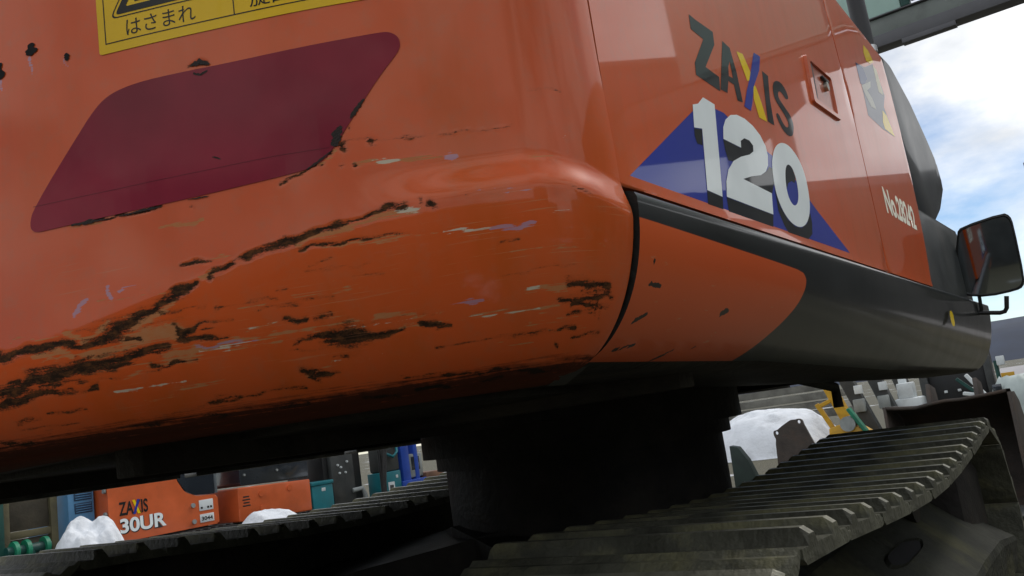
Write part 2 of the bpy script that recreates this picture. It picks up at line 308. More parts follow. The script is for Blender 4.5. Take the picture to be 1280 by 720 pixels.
TR = {
'digit_one': [(1.1041,1.414), (1.1259,1.4206), (1.1512,1.4367), (1.1957,1.4365), (1.176,1.3583), (1.1577,1.2862), (1.1018,1.2877), (1.1125,1.3334), (1.1246,1.3825), (1.0938,1.3776)],
'digit_two': [(1.2065,1.3844), (1.2159,1.405), (1.2324,1.4207), (1.26,1.4348), (1.2918,1.4426), (1.3284,1.4446), (1.3662,1.4403), (1.3971,1.4301), (1.4152,1.4148), (1.4175,1.3981), (1.4087,1.3794), (1.3892,1.3647), (1.3582,1.3531), (1.3068,1.3422), (1.2654,1.331), (1.3989,1.3281), (1.3855,1.2894), (1.1757,1.2892), (1.1859,1.3144), (1.2043,1.3356), (1.2341,1.3545), (1.2735,1.3688), (1.3183,1.3809), (1.3418,1.3909), (1.3459,1.4019), (1.331,1.4076), (1.3078,1.4064), (1.287,1.3978), (1.2824,1.3855)],
'digit_zero': [(1.4285,1.3811), (1.4504,1.4083), (1.4755,1.427), (1.5114,1.4411), (1.5518,1.4465), (1.5867,1.4411), (1.6225,1.4247), (1.6399,1.3937), (1.6368,1.355), (1.6187,1.3232), (1.5834,1.2981), (1.5415,1.2851), (1.5025,1.2837), (1.4651,1.2914), (1.4362,1.3103), (1.4217,1.3383)],
'digit_zero_hole': [(1.504,1.3828), (1.5186,1.3982), (1.5378,1.4049), (1.5568,1.401), (1.5687,1.3838), (1.5664,1.3568), (1.5514,1.3344), (1.5258,1.3228), (1.5054,1.3258), (1.4923,1.3396), (1.4941,1.3614)],
'shadow_one': [(1.0932,1.3762), (1.1239,1.3811), (1.1153,1.3558), (1.0959,1.3544), (1.091,1.3648)],
'shadow_one_low': [(1.1015,1.287), (1.1591,1.2858), (1.1506,1.2606), (1.0946,1.2629)],
'shadow_two_low': [(1.1752,1.2882), (1.3862,1.2888), (1.3685,1.2577), (1.1731,1.2611)],
'shadow_two_in': [(1.2061,1.3837), (1.282,1.3848), (1.287,1.3978), (1.3078,1.4064), (1.3314,1.4084), (1.3482,1.4024), (1.3413,1.3901), (1.3179,1.3801), (1.2731,1.368), (1.2337,1.3537), (1.2127,1.3521), (1.2068,1.3644)],
'shadow_two_base': [(1.2654,1.331), (1.3068,1.3422), (1.3582,1.3531), (1.3916,1.3651), (1.4155,1.378), (1.4297,1.3775), (1.4293,1.3546), (1.402,1.3278)],
'shadow_zero': [(1.4212,1.3375), (1.4357,1.3095), (1.4645,1.2906), (1.502,1.2828), (1.5409,1.2843), (1.5828,1.2973), (1.6217,1.3236), (1.621,1.3027), (1.608,1.2806), (1.5664,1.264), (1.51,1.2573), (1.4632,1.2608), (1.4382,1.2768), (1.4187,1.3004)],
'shadow_zero_in': [(1.504,1.3828), (1.5192,1.3991), (1.5384,1.4059), (1.5574,1.4019), (1.5657,1.3833), (1.5539,1.3711), (1.5355,1.3722), (1.5117,1.3643), (1.4938,1.3496)],
'triangle': [(0.8413,1.2539), (0.8433,1.2565), (1.0996,1.4028), (1.1415,1.419), (1.189,1.4293), (1.2322,1.4319), (1.318,1.4151), (1.5148,1.3977), (1.6668,1.3388), (1.9185,1.2531), (1.9083,1.2496)],
'triangle_exact': [(0.8386,1.2544), (1.0849,1.3945), (1.1512,1.4015), (1.916,1.2502)],
'letter_z': [(1.1585,1.571), (1.1831,1.5705), (1.2535,1.5733), (1.2494,1.55), (1.1885,1.495), (1.2425,1.4938), (1.2346,1.4681), (1.1411,1.4693), (1.1451,1.4891), (1.2019,1.5445), (1.1554,1.5464)],
'letter_a': [(1.2922,1.5703), (1.3244,1.5676), (1.3359,1.5263), (1.3378,1.4751), (1.3118,1.4719), (1.3088,1.4989), (1.2835,1.4986), (1.2685,1.4737), (1.2382,1.4722)],
'letter_a_hole': [(1.3104,1.54), (1.3104,1.5102), (1.2912,1.5089), (1.298,1.5271)],
'letter_x_yellow': [(1.3579,1.5718), (1.3895,1.5768), (1.4142,1.55), (1.3974,1.5296), (1.3853,1.5264)],
'letter_x_yellow_low': [(1.4151,1.5274), (1.4286,1.5275), (1.4431,1.5012), (1.4559,1.4682), (1.4132,1.4661), (1.4025,1.4981)],
'letter_x_blue': [(1.4572,1.5998), (1.4929,1.6025), (1.47,1.5694), (1.4139,1.5219), (1.3904,1.4881), (1.3721,1.4683), (1.3409,1.4692), (1.3702,1.5035), (1.4029,1.5364)],
'letter_i': [(1.4874,1.5732), (1.5203,1.5724), (1.5017,1.5231), (1.4964,1.4702), (1.4599,1.4699), (1.4739,1.5233)],
'letter_s': [(1.5417,1.5633), (1.5658,1.5759), (1.5973,1.5814), (1.6239,1.5736), (1.6345,1.5567), (1.6119,1.549), (1.5984,1.5553), (1.5809,1.5585), (1.5648,1.5524), (1.5605,1.5399), (1.588,1.5296), (1.6218,1.5184), (1.6309,1.5011), (1.6134,1.478), (1.5895,1.4684), (1.561,1.4686), (1.5343,1.4795), (1.5185,1.4979), (1.5388,1.5046), (1.5564,1.4881), (1.5759,1.4831), (1.5921,1.4905), (1.5939,1.5023), (1.5676,1.5152), (1.5369,1.5283), (1.5309,1.5417)],
'emblem_base': [(2.4442,1.8707), (2.5733,1.8928), (2.7352,1.9504), (2.7893,1.91), (2.8194,1.8675), (2.7514,1.8117), (2.8267,1.7299), (2.6315,1.7145), (2.4506,1.7138), (2.4596,1.8001)],
'emblem_yellow_top': [(2.648,1.9871), (2.7147,1.9886), (2.7583,1.9627), (2.6889,1.937), (2.6281,1.9299), (2.6178,1.9536)],
'emblem_blue': [(2.4442,1.8707), (2.5424,1.8814), (2.5706,1.8556), (2.5109,1.8239), (2.4456,1.8063)],
'emblem_white': [(2.4526,1.8032), (2.6177,1.8606), (2.5948,1.836), (2.5268,1.8078), (2.5779,1.7952), (2.6066,1.7686), (2.5328,1.7584), (2.4821,1.781)],
'emblem_yellow_low': [(2.7062,1.7899), (2.7624,1.787), (2.8267,1.7299), (2.6754,1.7242), (2.667,1.7435)],
'emblem_pale': [(2.7316,1.9466), (2.7855,1.9426), (2.7918,1.8883), (2.803,1.8633), (2.7225,1.8535), (2.7246,1.9033)],
'latch_outer': [(1.8312,1.7099), (1.8543,1.7074), (1.9537,1.7074), (2.0646,1.7183), (2.0894,1.6958), (2.047,1.6341), (2.0575,1.6047), (1.9269,1.5972), (1.8206,1.5947), (1.8287,1.6488)],
'latch_frame': [(1.8312,1.7099), (2.0646,1.7183), (2.0575,1.6047), (1.8206,1.5947)],
'latch_inner': [(1.8601,1.7013), (2.0504,1.7076), (2.0299,1.62), (1.8518,1.6101)],
'latch_lock': [(1.9625,1.6821), (1.9986,1.6852), (1.9811,1.6575), (1.9442,1.6528)],
'number': [(2.421,1.4946), (2.8974,1.5117), (2.8202,1.4284), (2.3904,1.4256)],
'seam_left': [(0.8399,1.4789), (0.8229,1.3741), (0.8066,1.2804), (0.8285,1.2471)],
'seam_door': [(2.1927,1.9685), (2.2039,1.8831), (2.2365,1.7162), (2.2481,1.5456), (2.2493,1.3767), (2.2552,1.2531)],
'tank_front': [(2.5444,2.0958), (2.7595,2.1133), (2.948,2.0969), (2.9602,1.9862), (2.9667,1.8466), (2.9904,1.7123), (2.9938,1.5614), (2.9439,1.3942), (2.8964,1.2351)],
'stripe_top': [(0.8368,1.2437), (1.1232,1.2434), (1.4968,1.2408), (2.1323,1.2385), (2.8964,1.2351), (4.5722,1.2245)],
'stripe_low': [(0.8408,1.2116), (0.8641,1.2108), (1.0224,1.2063), (1.3018,1.2003), (1.4622,1.1893)],
'orange_edge': [(1.4622,1.1893), (1.4362,1.164), (1.3551,1.1256), (1.2342,1.0855), (1.1357,1.0601), (1.0534,1.0451)],
'skirt_end': [(4.0216,1.2243), (4.5277,1.204), (4.1865,1.0467), (3.7871,1.0075), (3.2081,0.9677)],
'tag': [(2.994,1.1721), (3.0983,1.1753), (3.0552,1.1238), (2.9576,1.1248)],
'cover': [(3.7774,2.309), (3.8768,2.3271), (4.2691,2.2399), (4.5523,2.1248), (4.7244,2.0403), (4.7795,1.8996), (4.4492,1.7396), (4.1568,1.6441)],
'cover2': [(3.173,2.0996), (3.2565,2.1148), (3.5861,2.0415), (3.8239,1.9448), (3.9685,1.8739), (4.0148,1.7556), (3.7373,1.6212), (3.4917,1.541)],
'stepbox': [(3.2395,1.5305), (3.9971,1.5502), (3.571,1.2525), (3.0412,1.2468)],
'mirror': [(2.8759,1.4004), (2.944,1.4195), (5.0876,1.7505), (5.5585,1.8018), (5.762,1.7953), (5.4215,1.4215), (5.2074,1.3688), (4.8253,1.3286), (3.3586,1.2231), (2.6883,1.1939), (2.5924,1.1992), (2.568,1.2153)],
'post': [(3.1588,2.34), (3.4942,2.4613), (3.4827,2.2026), (3.3338,2.1683)]}
REFLECTOR = [(0.7701, 1.3072), (0.7752, 1.3211), (0.8419, 1.3983), (0.8554, 1.4144), (0.873, 1.4305), (0.896, 1.4386), (0.936, 1.4421), (1.0407, 1.4405), (1.1319, 1.4414), (1.1943, 1.4422), (1.2074, 1.4418), (1.2172, 1.4355), (1.2196, 1.4257), (1.2157, 1.4161), (1.1928, 1.3932), (1.157, 1.3492), (1.1316, 1.3176), (1.1172, 1.3066), (1.0991, 1.3018), (1.0544, 1.2991), (0.9338, 1.2939), (0.7929, 1.2933), (0.7769, 1.2937), (0.7706, 1.2987)]

MARKS = {
'r': [
  [(0.7199,1.1612,0.00698), (0.7475,1.163,0.00616), (0.7742,1.1634,0.00616), (0.8002,1.1643,0.00575), (0.8242,1.1567,0.00493), (0.8491,1.1592,0.00657), (0.8704,1.1659,0.01068), (0.8918,1.1757,0.00739), (0.9123,1.182,0.00616), (0.9327,1.1894,0.00616), (0.953,1.1979,0.00739), (0.9685,1.1996,0.00411)],
  [(0.9825,1.2055,0.00329), (0.9964,1.2121,0.0037), (1.0098,1.2145,0.00411)],
  [(0.9515,1.2233,0.00329), (0.9708,1.2235,0.00411), (0.9899,1.2231,0.00246)],
  [(1.014,1.2189,0.00205), (1.0348,1.2218,0.00329), (1.061,1.2253,0.00575), (1.0833,1.2288,0.00575), (1.1095,1.2363,0.00411), (1.1422,1.238,0.0037)],
  [(1.0918,1.2334,0.00246), (1.1138,1.2354,0.00296), (1.1356,1.2374,0.00296), (1.1577,1.2399,0.00246), (1.1711,1.2426,0.00345), (1.1869,1.246,0.00641), (1.202,1.2456,0.00493)],
  [(0.8804,1.156,0.00329), (0.8992,1.1531,0.00164)],
  [(0.9232,1.1766,0.00205), (0.9498,1.1759,0.00123)],
  [(0.7098,1.1218,0.00821), (0.7332,1.1227,0.00821), (0.7566,1.132,0.00903), (0.7795,1.1296,0.0115), (0.8021,1.1341,0.00821), (0.8273,1.1357,0.00903), (0.8552,1.135,0.00821), (0.8835,1.1377,0.00411), (0.9074,1.1401,0.00493), (0.9271,1.1399,0.00411)],
  [(0.7037,1.1092,0.00493), (0.7239,1.1122,0.00575), (0.7428,1.1139,0.00493), (0.7609,1.1149,0.00411), (0.7897,1.1124,0.00205), (0.8179,1.1107,0.00164), (0.8306,1.1117,0.00329)],
  [(0.7234,1.1335,0.00329), (0.7372,1.1339,0.00411)],
  [(0.8178,1.1317,0.00411), (0.8541,1.1315,0.00411), (0.8808,1.1292,0.00205)],
  [(0.9387,1.1586,0.00411), (0.9419,1.1482,0.00657), (0.965,1.1587,0.00287), (0.9797,1.1578,0.00164), (1.0002,1.1586,0.00123)],
  [(0.9464,1.144,0.00329), (0.9687,1.1434,0.00329), (0.9939,1.1411,0.00123)],
  [(0.9005,1.1245,0.00411), (0.9168,1.1221,0.00287), (0.9364,1.1237,0.00329), (0.9511,1.123,0.00205)],
  [(0.7645,1.1235,0.00411), (0.7973,1.1204,0.00205), (0.8608,1.1173,0.00123)],
  [(1.0543,1.148,0.00287), (1.0686,1.1473,0.00411), (1.0793,1.1464,0.00205)],
  [(1.0858,1.1434,0.00082), (1.0964,1.1426,0.00082)],
  [(1.1031,1.1478,0.00164), (1.105,1.1482,0.00123)],
  [(1.0531,1.1179,0.00123), (1.0743,1.1156,0.00123)],
  [(1.0623,1.1242,0.00246), (1.0805,1.1237,0.00164)],
  [(1.0868,1.1269,0.00329), (1.1028,1.1253,0.00657), (1.1186,1.123,0.01396), (1.1332,1.123,0.00986), (1.1488,1.1198,0.00493), (1.1676,1.1203,0.00411), (1.1789,1.121,0.00164)],
  [(1.0966,1.1049,0.00123), (1.1129,1.104,0.00164)],
  [(1.0622,1.0941,0.00329), (1.0722,1.0938,0.00493), (1.0947,1.0893,0.00082)],
  [(1.0633,1.0905,0.00246), (1.0739,1.0845,0.00164)],
  [(0.9441,1.0767,0.00164), (0.9722,1.0785,0.00123), (1.0112,1.0801,0.00082), (1.0553,1.0811,0.00123)],
  [(0.8961,1.0725,0.00082), (0.939,1.0749,0.00082)],
  [(0.9539,1.0829,0.00123), (0.9825,1.0831,0.00123)],
  [(0.7115,1.0922,0.00123), (0.7382,1.091,0.00123)],
  [(1.0933,1.1982,0.00082), (1.1173,1.2021,0.00123)],
  [(1.0805,1.0681,0.00082), (1.1033,1.0675,0.00082)],
  [(1.0285,1.0841,0.00123), (1.0399,1.0843,0.00082)],
  [(1.0857,1.219,0.00246), (1.1158,1.2184,0.00246), (1.1459,1.2177,0.00246), (1.1761,1.2162,0.00148), (1.2016,1.2127,0.00074)],
  [(1.0957,1.1992,0.00074), (1.1178,1.2029,0.00099)],
  [(1.362,1.1415,0.00493), (1.3798,1.1405,0.00542), (1.4029,1.1375,0.00444), (1.4181,1.1359,0.00296)],
  [(1.3501,1.1269,0.00296), (1.381,1.1252,0.00296), (1.4278,1.126,0.00246)],
  [(1.3651,1.1203,0.00246), (1.4243,1.1161,0.00197)],
  [(1.3751,1.1313,0.00148), (1.4218,1.1311,0.00148)],
  [(1.3573,1.1116,0.00246), (1.3963,1.1107,0.00197)],
  [(1.3469,1.0985,0.00197), (1.3747,1.0982,0.00197)],
  [(1.3687,1.0901,0.00197), (1.4227,1.0891,0.00197)],
  [(1.3966,1.1274,0.00197), (1.4023,1.1098,0.00197)],
  [(1.4088,1.1155,0.00148), (1.4105,1.1038,0.00099)],
  [(1.3417,1.0843,0.00246), (1.3444,1.0825,0.00197)],
  [(1.1985,1.1256,0.00246), (1.2151,1.1206,0.00444), (1.2325,1.1162,0.00296)],
  [(1.214,1.1159,0.00197), (1.2314,1.1148,0.00148)],
  [(1.08,1.1271,0.00296), (1.1016,1.1261,0.00887), (1.1179,1.1218,0.01281), (1.1395,1.1208,0.00493), (1.17,1.1183,0.00246)],
  [(1.2079,1.0992,0.00148), (1.2413,1.0994,0.00099), (1.2931,1.098,0.00074), (1.3492,1.0983,0.00099)],
  [(1.0603,1.0948,0.00345), (1.0775,1.0932,0.00394), (1.0963,1.0897,0.00099)],
  [(1.0847,1.145,0.00148), (1.1068,1.1467,0.00148)],
  [(1.0768,1.1482,0.00246), (1.078,1.1459,0.00197)],
  [(1.2563,1.0674,0.00148), (1.2876,1.0649,0.00197), (1.3237,1.0612,0.00197)],
  [(1.1662,1.076,0.00148), (1.2428,1.0685,0.00148), (1.2609,1.0676,0.00148)],
  [(1.1742,1.3205,0.00394), (1.1746,1.32,0.00394)],
  [(1.1451,1.3215,0.00444), (1.1455,1.321,0.00444)],
  [(1.136,1.3258,0.00394), (1.1364,1.3253,0.00394)],
  [(1.1396,1.3342,0.00493), (1.14,1.3336,0.00493)],
  [(1.1419,1.3392,0.00345), (1.1423,1.3386,0.00345)],
  [(1.1526,1.3409,0.00148), (1.153,1.3404,0.00148)],
  [(1.1192,1.3041,0.00246), (1.1195,1.3036,0.00246)],
  [(1.1363,1.3007,0.00148), (1.1366,1.3001,0.00148)],
  [(1.1415,1.3011,0.00197), (1.1419,1.3006,0.00197)],
  [(1.1558,1.3009,0.00296), (1.1562,1.3003,0.00296)],
  [(1.2315,1.2414,0.00542), (1.2318,1.2409,0.00542)],
  [(1.2197,1.2459,0.00246), (1.2201,1.2454,0.00246)],
  [(1.2684,1.2422,0.00197), (1.2688,1.2417,0.00197)],
  [(1.0772,1.1461,0.00246), (1.0775,1.1456,0.00246)],
  [(1.1392,1.2993,0.00148), (1.1395,1.2988,0.00148)],
  [(1.1655,1.3659,0.00197), (1.1659,1.3654,0.00197)],
  [(1.1706,1.3719,0.00197), (1.171,1.3713,0.00197)],
  [(1.1274,1.3192,0.00296), (1.1346,1.3251,0.00345), (1.1402,1.3363,0.00444), (1.1453,1.3422,0.00197), (1.1679,1.3677,0.00148)],
  [(1.1038,1.3045,0.00099), (1.1226,1.3156,0.00148)],
  [(1.3725,1.2373,0.00148), (1.3851,1.2338,0.00246), (1.3951,1.2311,0.00148)],
  [(1.3477,1.3522,0.00049), (1.3844,1.3526,0.00049)],
  [(1.1457,1.3263,0.00039), (1.2482,1.3169,0.00049), (1.3253,1.3169,0.00039)],
  [(0.981,1.4465,0.00197), (0.9926,1.4487,0.00444), (1.0036,1.4435,0.00296)],
  [(0.9869,1.4376,0.00296), (1.001,1.4365,0.00148)],
  [(0.8143,1.2964,0.00099), (0.845,1.293,0.00296), (0.885,1.2915,0.00197), (0.9337,1.293,0.00148)],
  [(1.0717,1.2942,0.00197), (1.0987,1.2983,0.00197), (1.1126,1.3048,0.00197)],
  [(0.9709,1.2859,0.00148), (0.9753,1.2833,0.00148)],
  [(0.6681,1.0698,0.00197), (0.7109,1.0667,0.00246)],
  [(0.8355,1.0648,0.00148), (0.8745,1.0647,0.00197)],
  [(0.9276,1.0652,0.00197), (0.9595,1.0642,0.00148)],
  [(1.0053,1.0631,0.00148), (1.047,1.0626,0.00197)],
  [(1.1114,1.0608,0.00197), (1.1533,1.0595,0.00217)],
  [(1.1721,1.0587,0.00217), (1.2113,1.0592,0.00197)],
  [(1.2492,1.0589,0.00148), (1.2771,1.0585,0.00148)],
  [(1.3053,1.0611,0.00118), (1.3579,1.0606,0.00148)],
  [(0.7577,1.0908,0.00118), (0.808,1.0897,0.00148)],
  [(0.7121,1.0883,0.00148), (0.7444,1.0873,0.00099)]],
't': [
  [(0.8054,1.1737,0.00293), (0.8293,1.1624,0.00367), (0.8638,1.1749,0.00257)],
  [(0.7642,1.1547,0.00293), (0.7946,1.1553,0.00513), (0.8138,1.1468,0.00367)],
  [(0.8907,1.1687,0.00807), (0.9112,1.1743,0.00587), (0.9398,1.1846,0.00293)],
  [(0.8804,1.156,0.011), (0.9074,1.1553,0.00953), (0.9373,1.1524,0.0088)],
  [(0.8261,1.1467,0.0044), (0.8859,1.1463,0.0033)],
  [(0.99,1.2238,0.0022), (1.0125,1.2228,0.00183)],
  [(0.973,1.2053,0.00293), (0.9885,1.2088,0.0033)],
  [(1.0828,1.2246,0.0022), (1.1049,1.2281,0.0044), (1.1231,1.2294,0.00513), (1.1451,1.2329,0.0044)],
  [(1.0914,1.2296,0.00176), (1.1176,1.2317,0.00264), (1.1482,1.2343,0.00396), (1.1702,1.2355,0.0044), (1.1967,1.2381,0.00396), (1.2184,1.2397,0.0022)],
  [(1.0898,1.2175,0.00132), (1.1156,1.2167,0.00132), (1.1457,1.2161,0.00088), (1.2015,1.2119,0.00132), (1.2352,1.2086,0.00132)],
  [(0.8597,1.1146,0.00183), (0.8895,1.1208,0.00183), (0.9419,1.1289,0.00293), (0.9959,1.1349,0.00293), (1.051,1.1354,0.0022), (1.0906,1.1339,0.00183)],
  [(0.9161,1.131,0.0044), (0.9654,1.1324,0.00367), (1.0034,1.1355,0.00257)],
  [(1.0099,1.1456,0.00147), (1.047,1.1481,0.00147)],
  [(1.1541,1.141,0.0033), (1.172,1.1389,0.00293), (1.1948,1.1339,0.0022)],
  [(1.1574,1.1393,0.00264), (1.179,1.1371,0.00176)],
  [(1.1758,1.1235,0.00132), (1.233,1.1225,0.00176), (1.2798,1.1214,0.00176), (1.3263,1.121,0.0022), (1.3498,1.1215,0.00132)],
  [(1.3162,1.1392,0.0022), (1.3331,1.1397,0.00352), (1.3577,1.1387,0.00396)],
  [(1.0743,1.1383,0.00132), (1.122,1.1376,0.00132), (1.2003,1.1337,0.00088)],
  [(1.0616,1.0907,0.0011), (1.0953,1.101,0.0011)],
  [(0.8681,1.0917,0.00073), (0.9141,1.0904,0.00092)],
  [(0.9442,1.0968,0.00055), (0.9745,1.0971,0.00055)],
  [(1.1558,1.3009,0.0022), (1.173,1.2993,0.00308), (1.2113,1.2961,0.00308), (1.2452,1.2933,0.00308)],
  [(1.3364,1.2775,0.00088), (1.3536,1.2783,0.0022), (1.372,1.2799,0.00132)],
  [(0.9318,1.2699,0.00176), (0.9833,1.2684,0.00264)],
  [(0.8192,1.2926,0.00176), (0.8598,1.2874,0.00176)],
  [(1.1172,1.3066,0.00176), (1.1412,1.3249,0.00176)],
  [(1.1035,1.2176,0.0011), (1.1568,1.2132,0.0011), (1.2002,1.213,0.0011)],
  [(1.0113,1.1673,0.00055), (1.0407,1.168,0.00055)],
  [(0.9027,1.204,0.00147), (0.9075,1.2046,0.00147)]],
'w': [
  [(1.175,1.2985,0.00132), (1.188,1.299,0.00396), (1.2008,1.2978,0.00264)],
  [(1.1925,1.2389,0.00176), (1.2056,1.2397,0.00308), (1.2184,1.2397,0.00176)],
  [(1.2415,1.2086,0.00176), (1.2601,1.207,0.00264), (1.2866,1.2052,0.00176)],
  [(1.3184,1.1401,0.00176), (1.3289,1.1403,0.0022)],
  [(0.9569,1.1291,0.00073), (0.9949,1.1315,0.00073), (1.0318,1.132,0.00055)],
  [(1.1053,1.1345,0.00073), (1.1918,1.1284,0.00073)],
  [(1.2375,1.1238,0.00088), (1.2797,1.1202,0.00088), (1.3264,1.1218,0.00088)],
  [(1.0141,1.1478,0.00073), (1.0469,1.1477,0.00073)],
  [(1.375,1.2974,0.00088), (1.3822,1.2982,0.00088)]],
'l': [
  [(0.7805,1.5043,0.00299), (0.781,1.494,0.00224), (0.7815,1.4829,0.00112)],
  [(0.8277,1.4884,0.00158), (0.8285,1.4829,0.00119), (0.8291,1.477,0.00059)],
  [(0.7363,1.4913,0.00282), (0.737,1.4815,0.00211), (0.7376,1.471,0.00106)],
  [(1.2501,1.2921,0.0022), (1.257,1.2924,0.00484), (1.2621,1.2925,0.00352)],
  [(1.2885,1.2041,0.00264), (1.3048,1.2034,0.00396), (1.3324,1.2023,0.00264)],
  [(1.2778,1.244,0.00088), (1.2843,1.2464,0.00132), (1.2866,1.2425,0.00088)],
  [(1.2961,1.2428,0.00088), (1.31,1.239,0.00088)],
  [(1.2966,1.2462,0.00066), (1.3361,1.2395,0.00088)],
  [(0.8195,1.1927,0.00257), (0.8285,1.2012,0.00367), (0.8383,1.208,0.00257)],
  [(0.8662,1.2141,0.00257), (0.8662,1.2031,0.00293)],
  [(0.8788,1.2078,0.0022), (0.8891,1.2097,0.0011), (0.9012,1.2105,0.00147)],
  [(1.227,1.1362,0.0022), (1.2486,1.1368,0.00264), (1.2697,1.1367,0.00176)],
  [(0.9547,1.134,0.00183), (0.9956,1.1339,0.00257), (1.032,1.133,0.00147)]]}

# ---- counterweight outline in plan: rear arc about the swing centre, corner fillet, short side flank
CX, CY, RR, RF, XS = -1.7, 2.45, 2.13, 0.13, -0.4
FCX = XS - RF
FCY = CY - math.sqrt((RR-RF)**2 - (FCX-CX)**2)
PHT = math.atan2(FCX-CX, CY-FCY)
SA = RR*PHT
SB = SA + RF*(math.pi/2-PHT)
def sstep(a, b, x):
    t = np.clip((x-a)/(b-a), 0, 1); return t*t*(3-2*t)
def plan(s):
    """plan position and outward normal for run length s (from the rear centre line), mirrored for s<0"""
    s = np.asarray(s, float); sg = np.where(s < 0, -1.0, 1.0); a = np.abs(s)
    ph = np.minimum(a/RR, PHT)
    x = CX + RR*np.sin(ph); y = CY - RR*np.cos(ph); nx = np.sin(ph); ny = -np.cos(ph)
    th = PHT + np.clip((a-SA)/RF, 0, math.pi/2-PHT)
    m = a > SA
    x = np.where(m, FCX + RF*np.sin(th), x); y = np.where(m, FCY - RF*np.cos(th), y)
    nx = np.where(m, np.sin(th), nx); ny = np.where(m, -np.cos(th), ny)
    y = y + np.maximum(a-SB, 0)
    x = CX + sg*(x-CX); nx = sg*nx
    return x, y, nx, ny
def cw_off(s, z):
    a = np.abs(s)
    bul = 0.017*sstep(1.13, 1.295, a) - 0.006*sstep(SA, SB, a)
    zl = 1.283 - 0.034*sstep(SA, SB+0.01, a)
    led = 1 - sstep(zl-0.040, zl+0.006, z)
    zc = 1.165 + 0.085*sstep(0.70, 1.20, a)
    t = np.clip((zc-z)/(zc-1.054), 0, 1)
    und = -(0.085+0.04*sstep(0.7, 1.2, a))*(1-np.sqrt(np.maximum(1-t**1.9, 0)))
    return bul*led + und
def cw_point(s, z, lift=0.0):
    x, y, nx, ny = plan(s); o = cw_off(s, z) + lift
    return x+nx*o, y+ny*o

# ------------------------------------------------------------------ ground, hills
def ground():
    g = G('yard_ground'); v = g.coord(); n = g.noise(v, 0.9, 8, 0.6); f = g.noise(v, 22, 6)
    c = g.mix(f, (0.045, 0.040, 0.026), (0.125, 0.115, 0.066))
    s = g.noise(v, 0.33, 6, 0.55); sm = g.ramp(g.math('ADD', s, g.math('MULTIPLY', n, 0.15)), [(0.70, (0, 0, 0)), (0.74, (1, 1, 1))])
    c = g.mix(sm, c, (0.74, 0.76, 0.80)); g.set(Base_Color=c, Roughness=0.85); g.bump(f, 0.8, 0.03)
    S = 900; n = 24; V = []; F = []
    for i in range(n+1):
        for j in range(n+1):
            a = (i/n*2-1); b = (j/n*2-1); V.append((a*abs(a)**1.5*S, b*abs(b)**1.5*S+4, 0))
    for i in range(n):
        for j in range(n):
            k = i*(n+1)+j; F.append((k, k+n+1, k+n+2, k+1))
    o = mesh('ground', V, F, g.m); tag(o, 'muddy gravel yard with patches of old snow', 'ground', kind='structure')
ground()
def hills():
    rnd = random.Random(3); V = []; F = []; n = 120
    for k in range(n+1):
        x = -420+k*8; t = x/100.0
        h = 29+5*math.sin(t*1.1+0.6)+3*math.sin(t*2.9)+1.2*math.sin(t*7.3)+max(0, x+25)*0.10+rnd.uniform(-.5, .5)
        V += [(x, 560+30*math.sin(t), 0), (x, 600+30*math.sin(t), h*.6), (x, 660+30*math.sin(t), h), (x, 800, 0)]
    for k in range(n):
        for j in range(3): a = k*4+j; F.append((a, a+4, a+5, a+1))
    o = mesh('hills', V, F, simple('hazy_wooded_hill', (0.036, 0.046, 0.072), 0.95, 0.3, 0.03), smooth=True); tag(o, 'wooded hillside tinted blue for haze on the horizon', 'hill', kind='structure')  # distance haze is mixed into the hill's blue base colour
hills()

# ------------------------------------------------------------------ the excavator
ex = empty('crawler_excavator', (CX, CY, 0), 'big orange crawler excavator with a scraped counterweight filling the view', 'excavator')

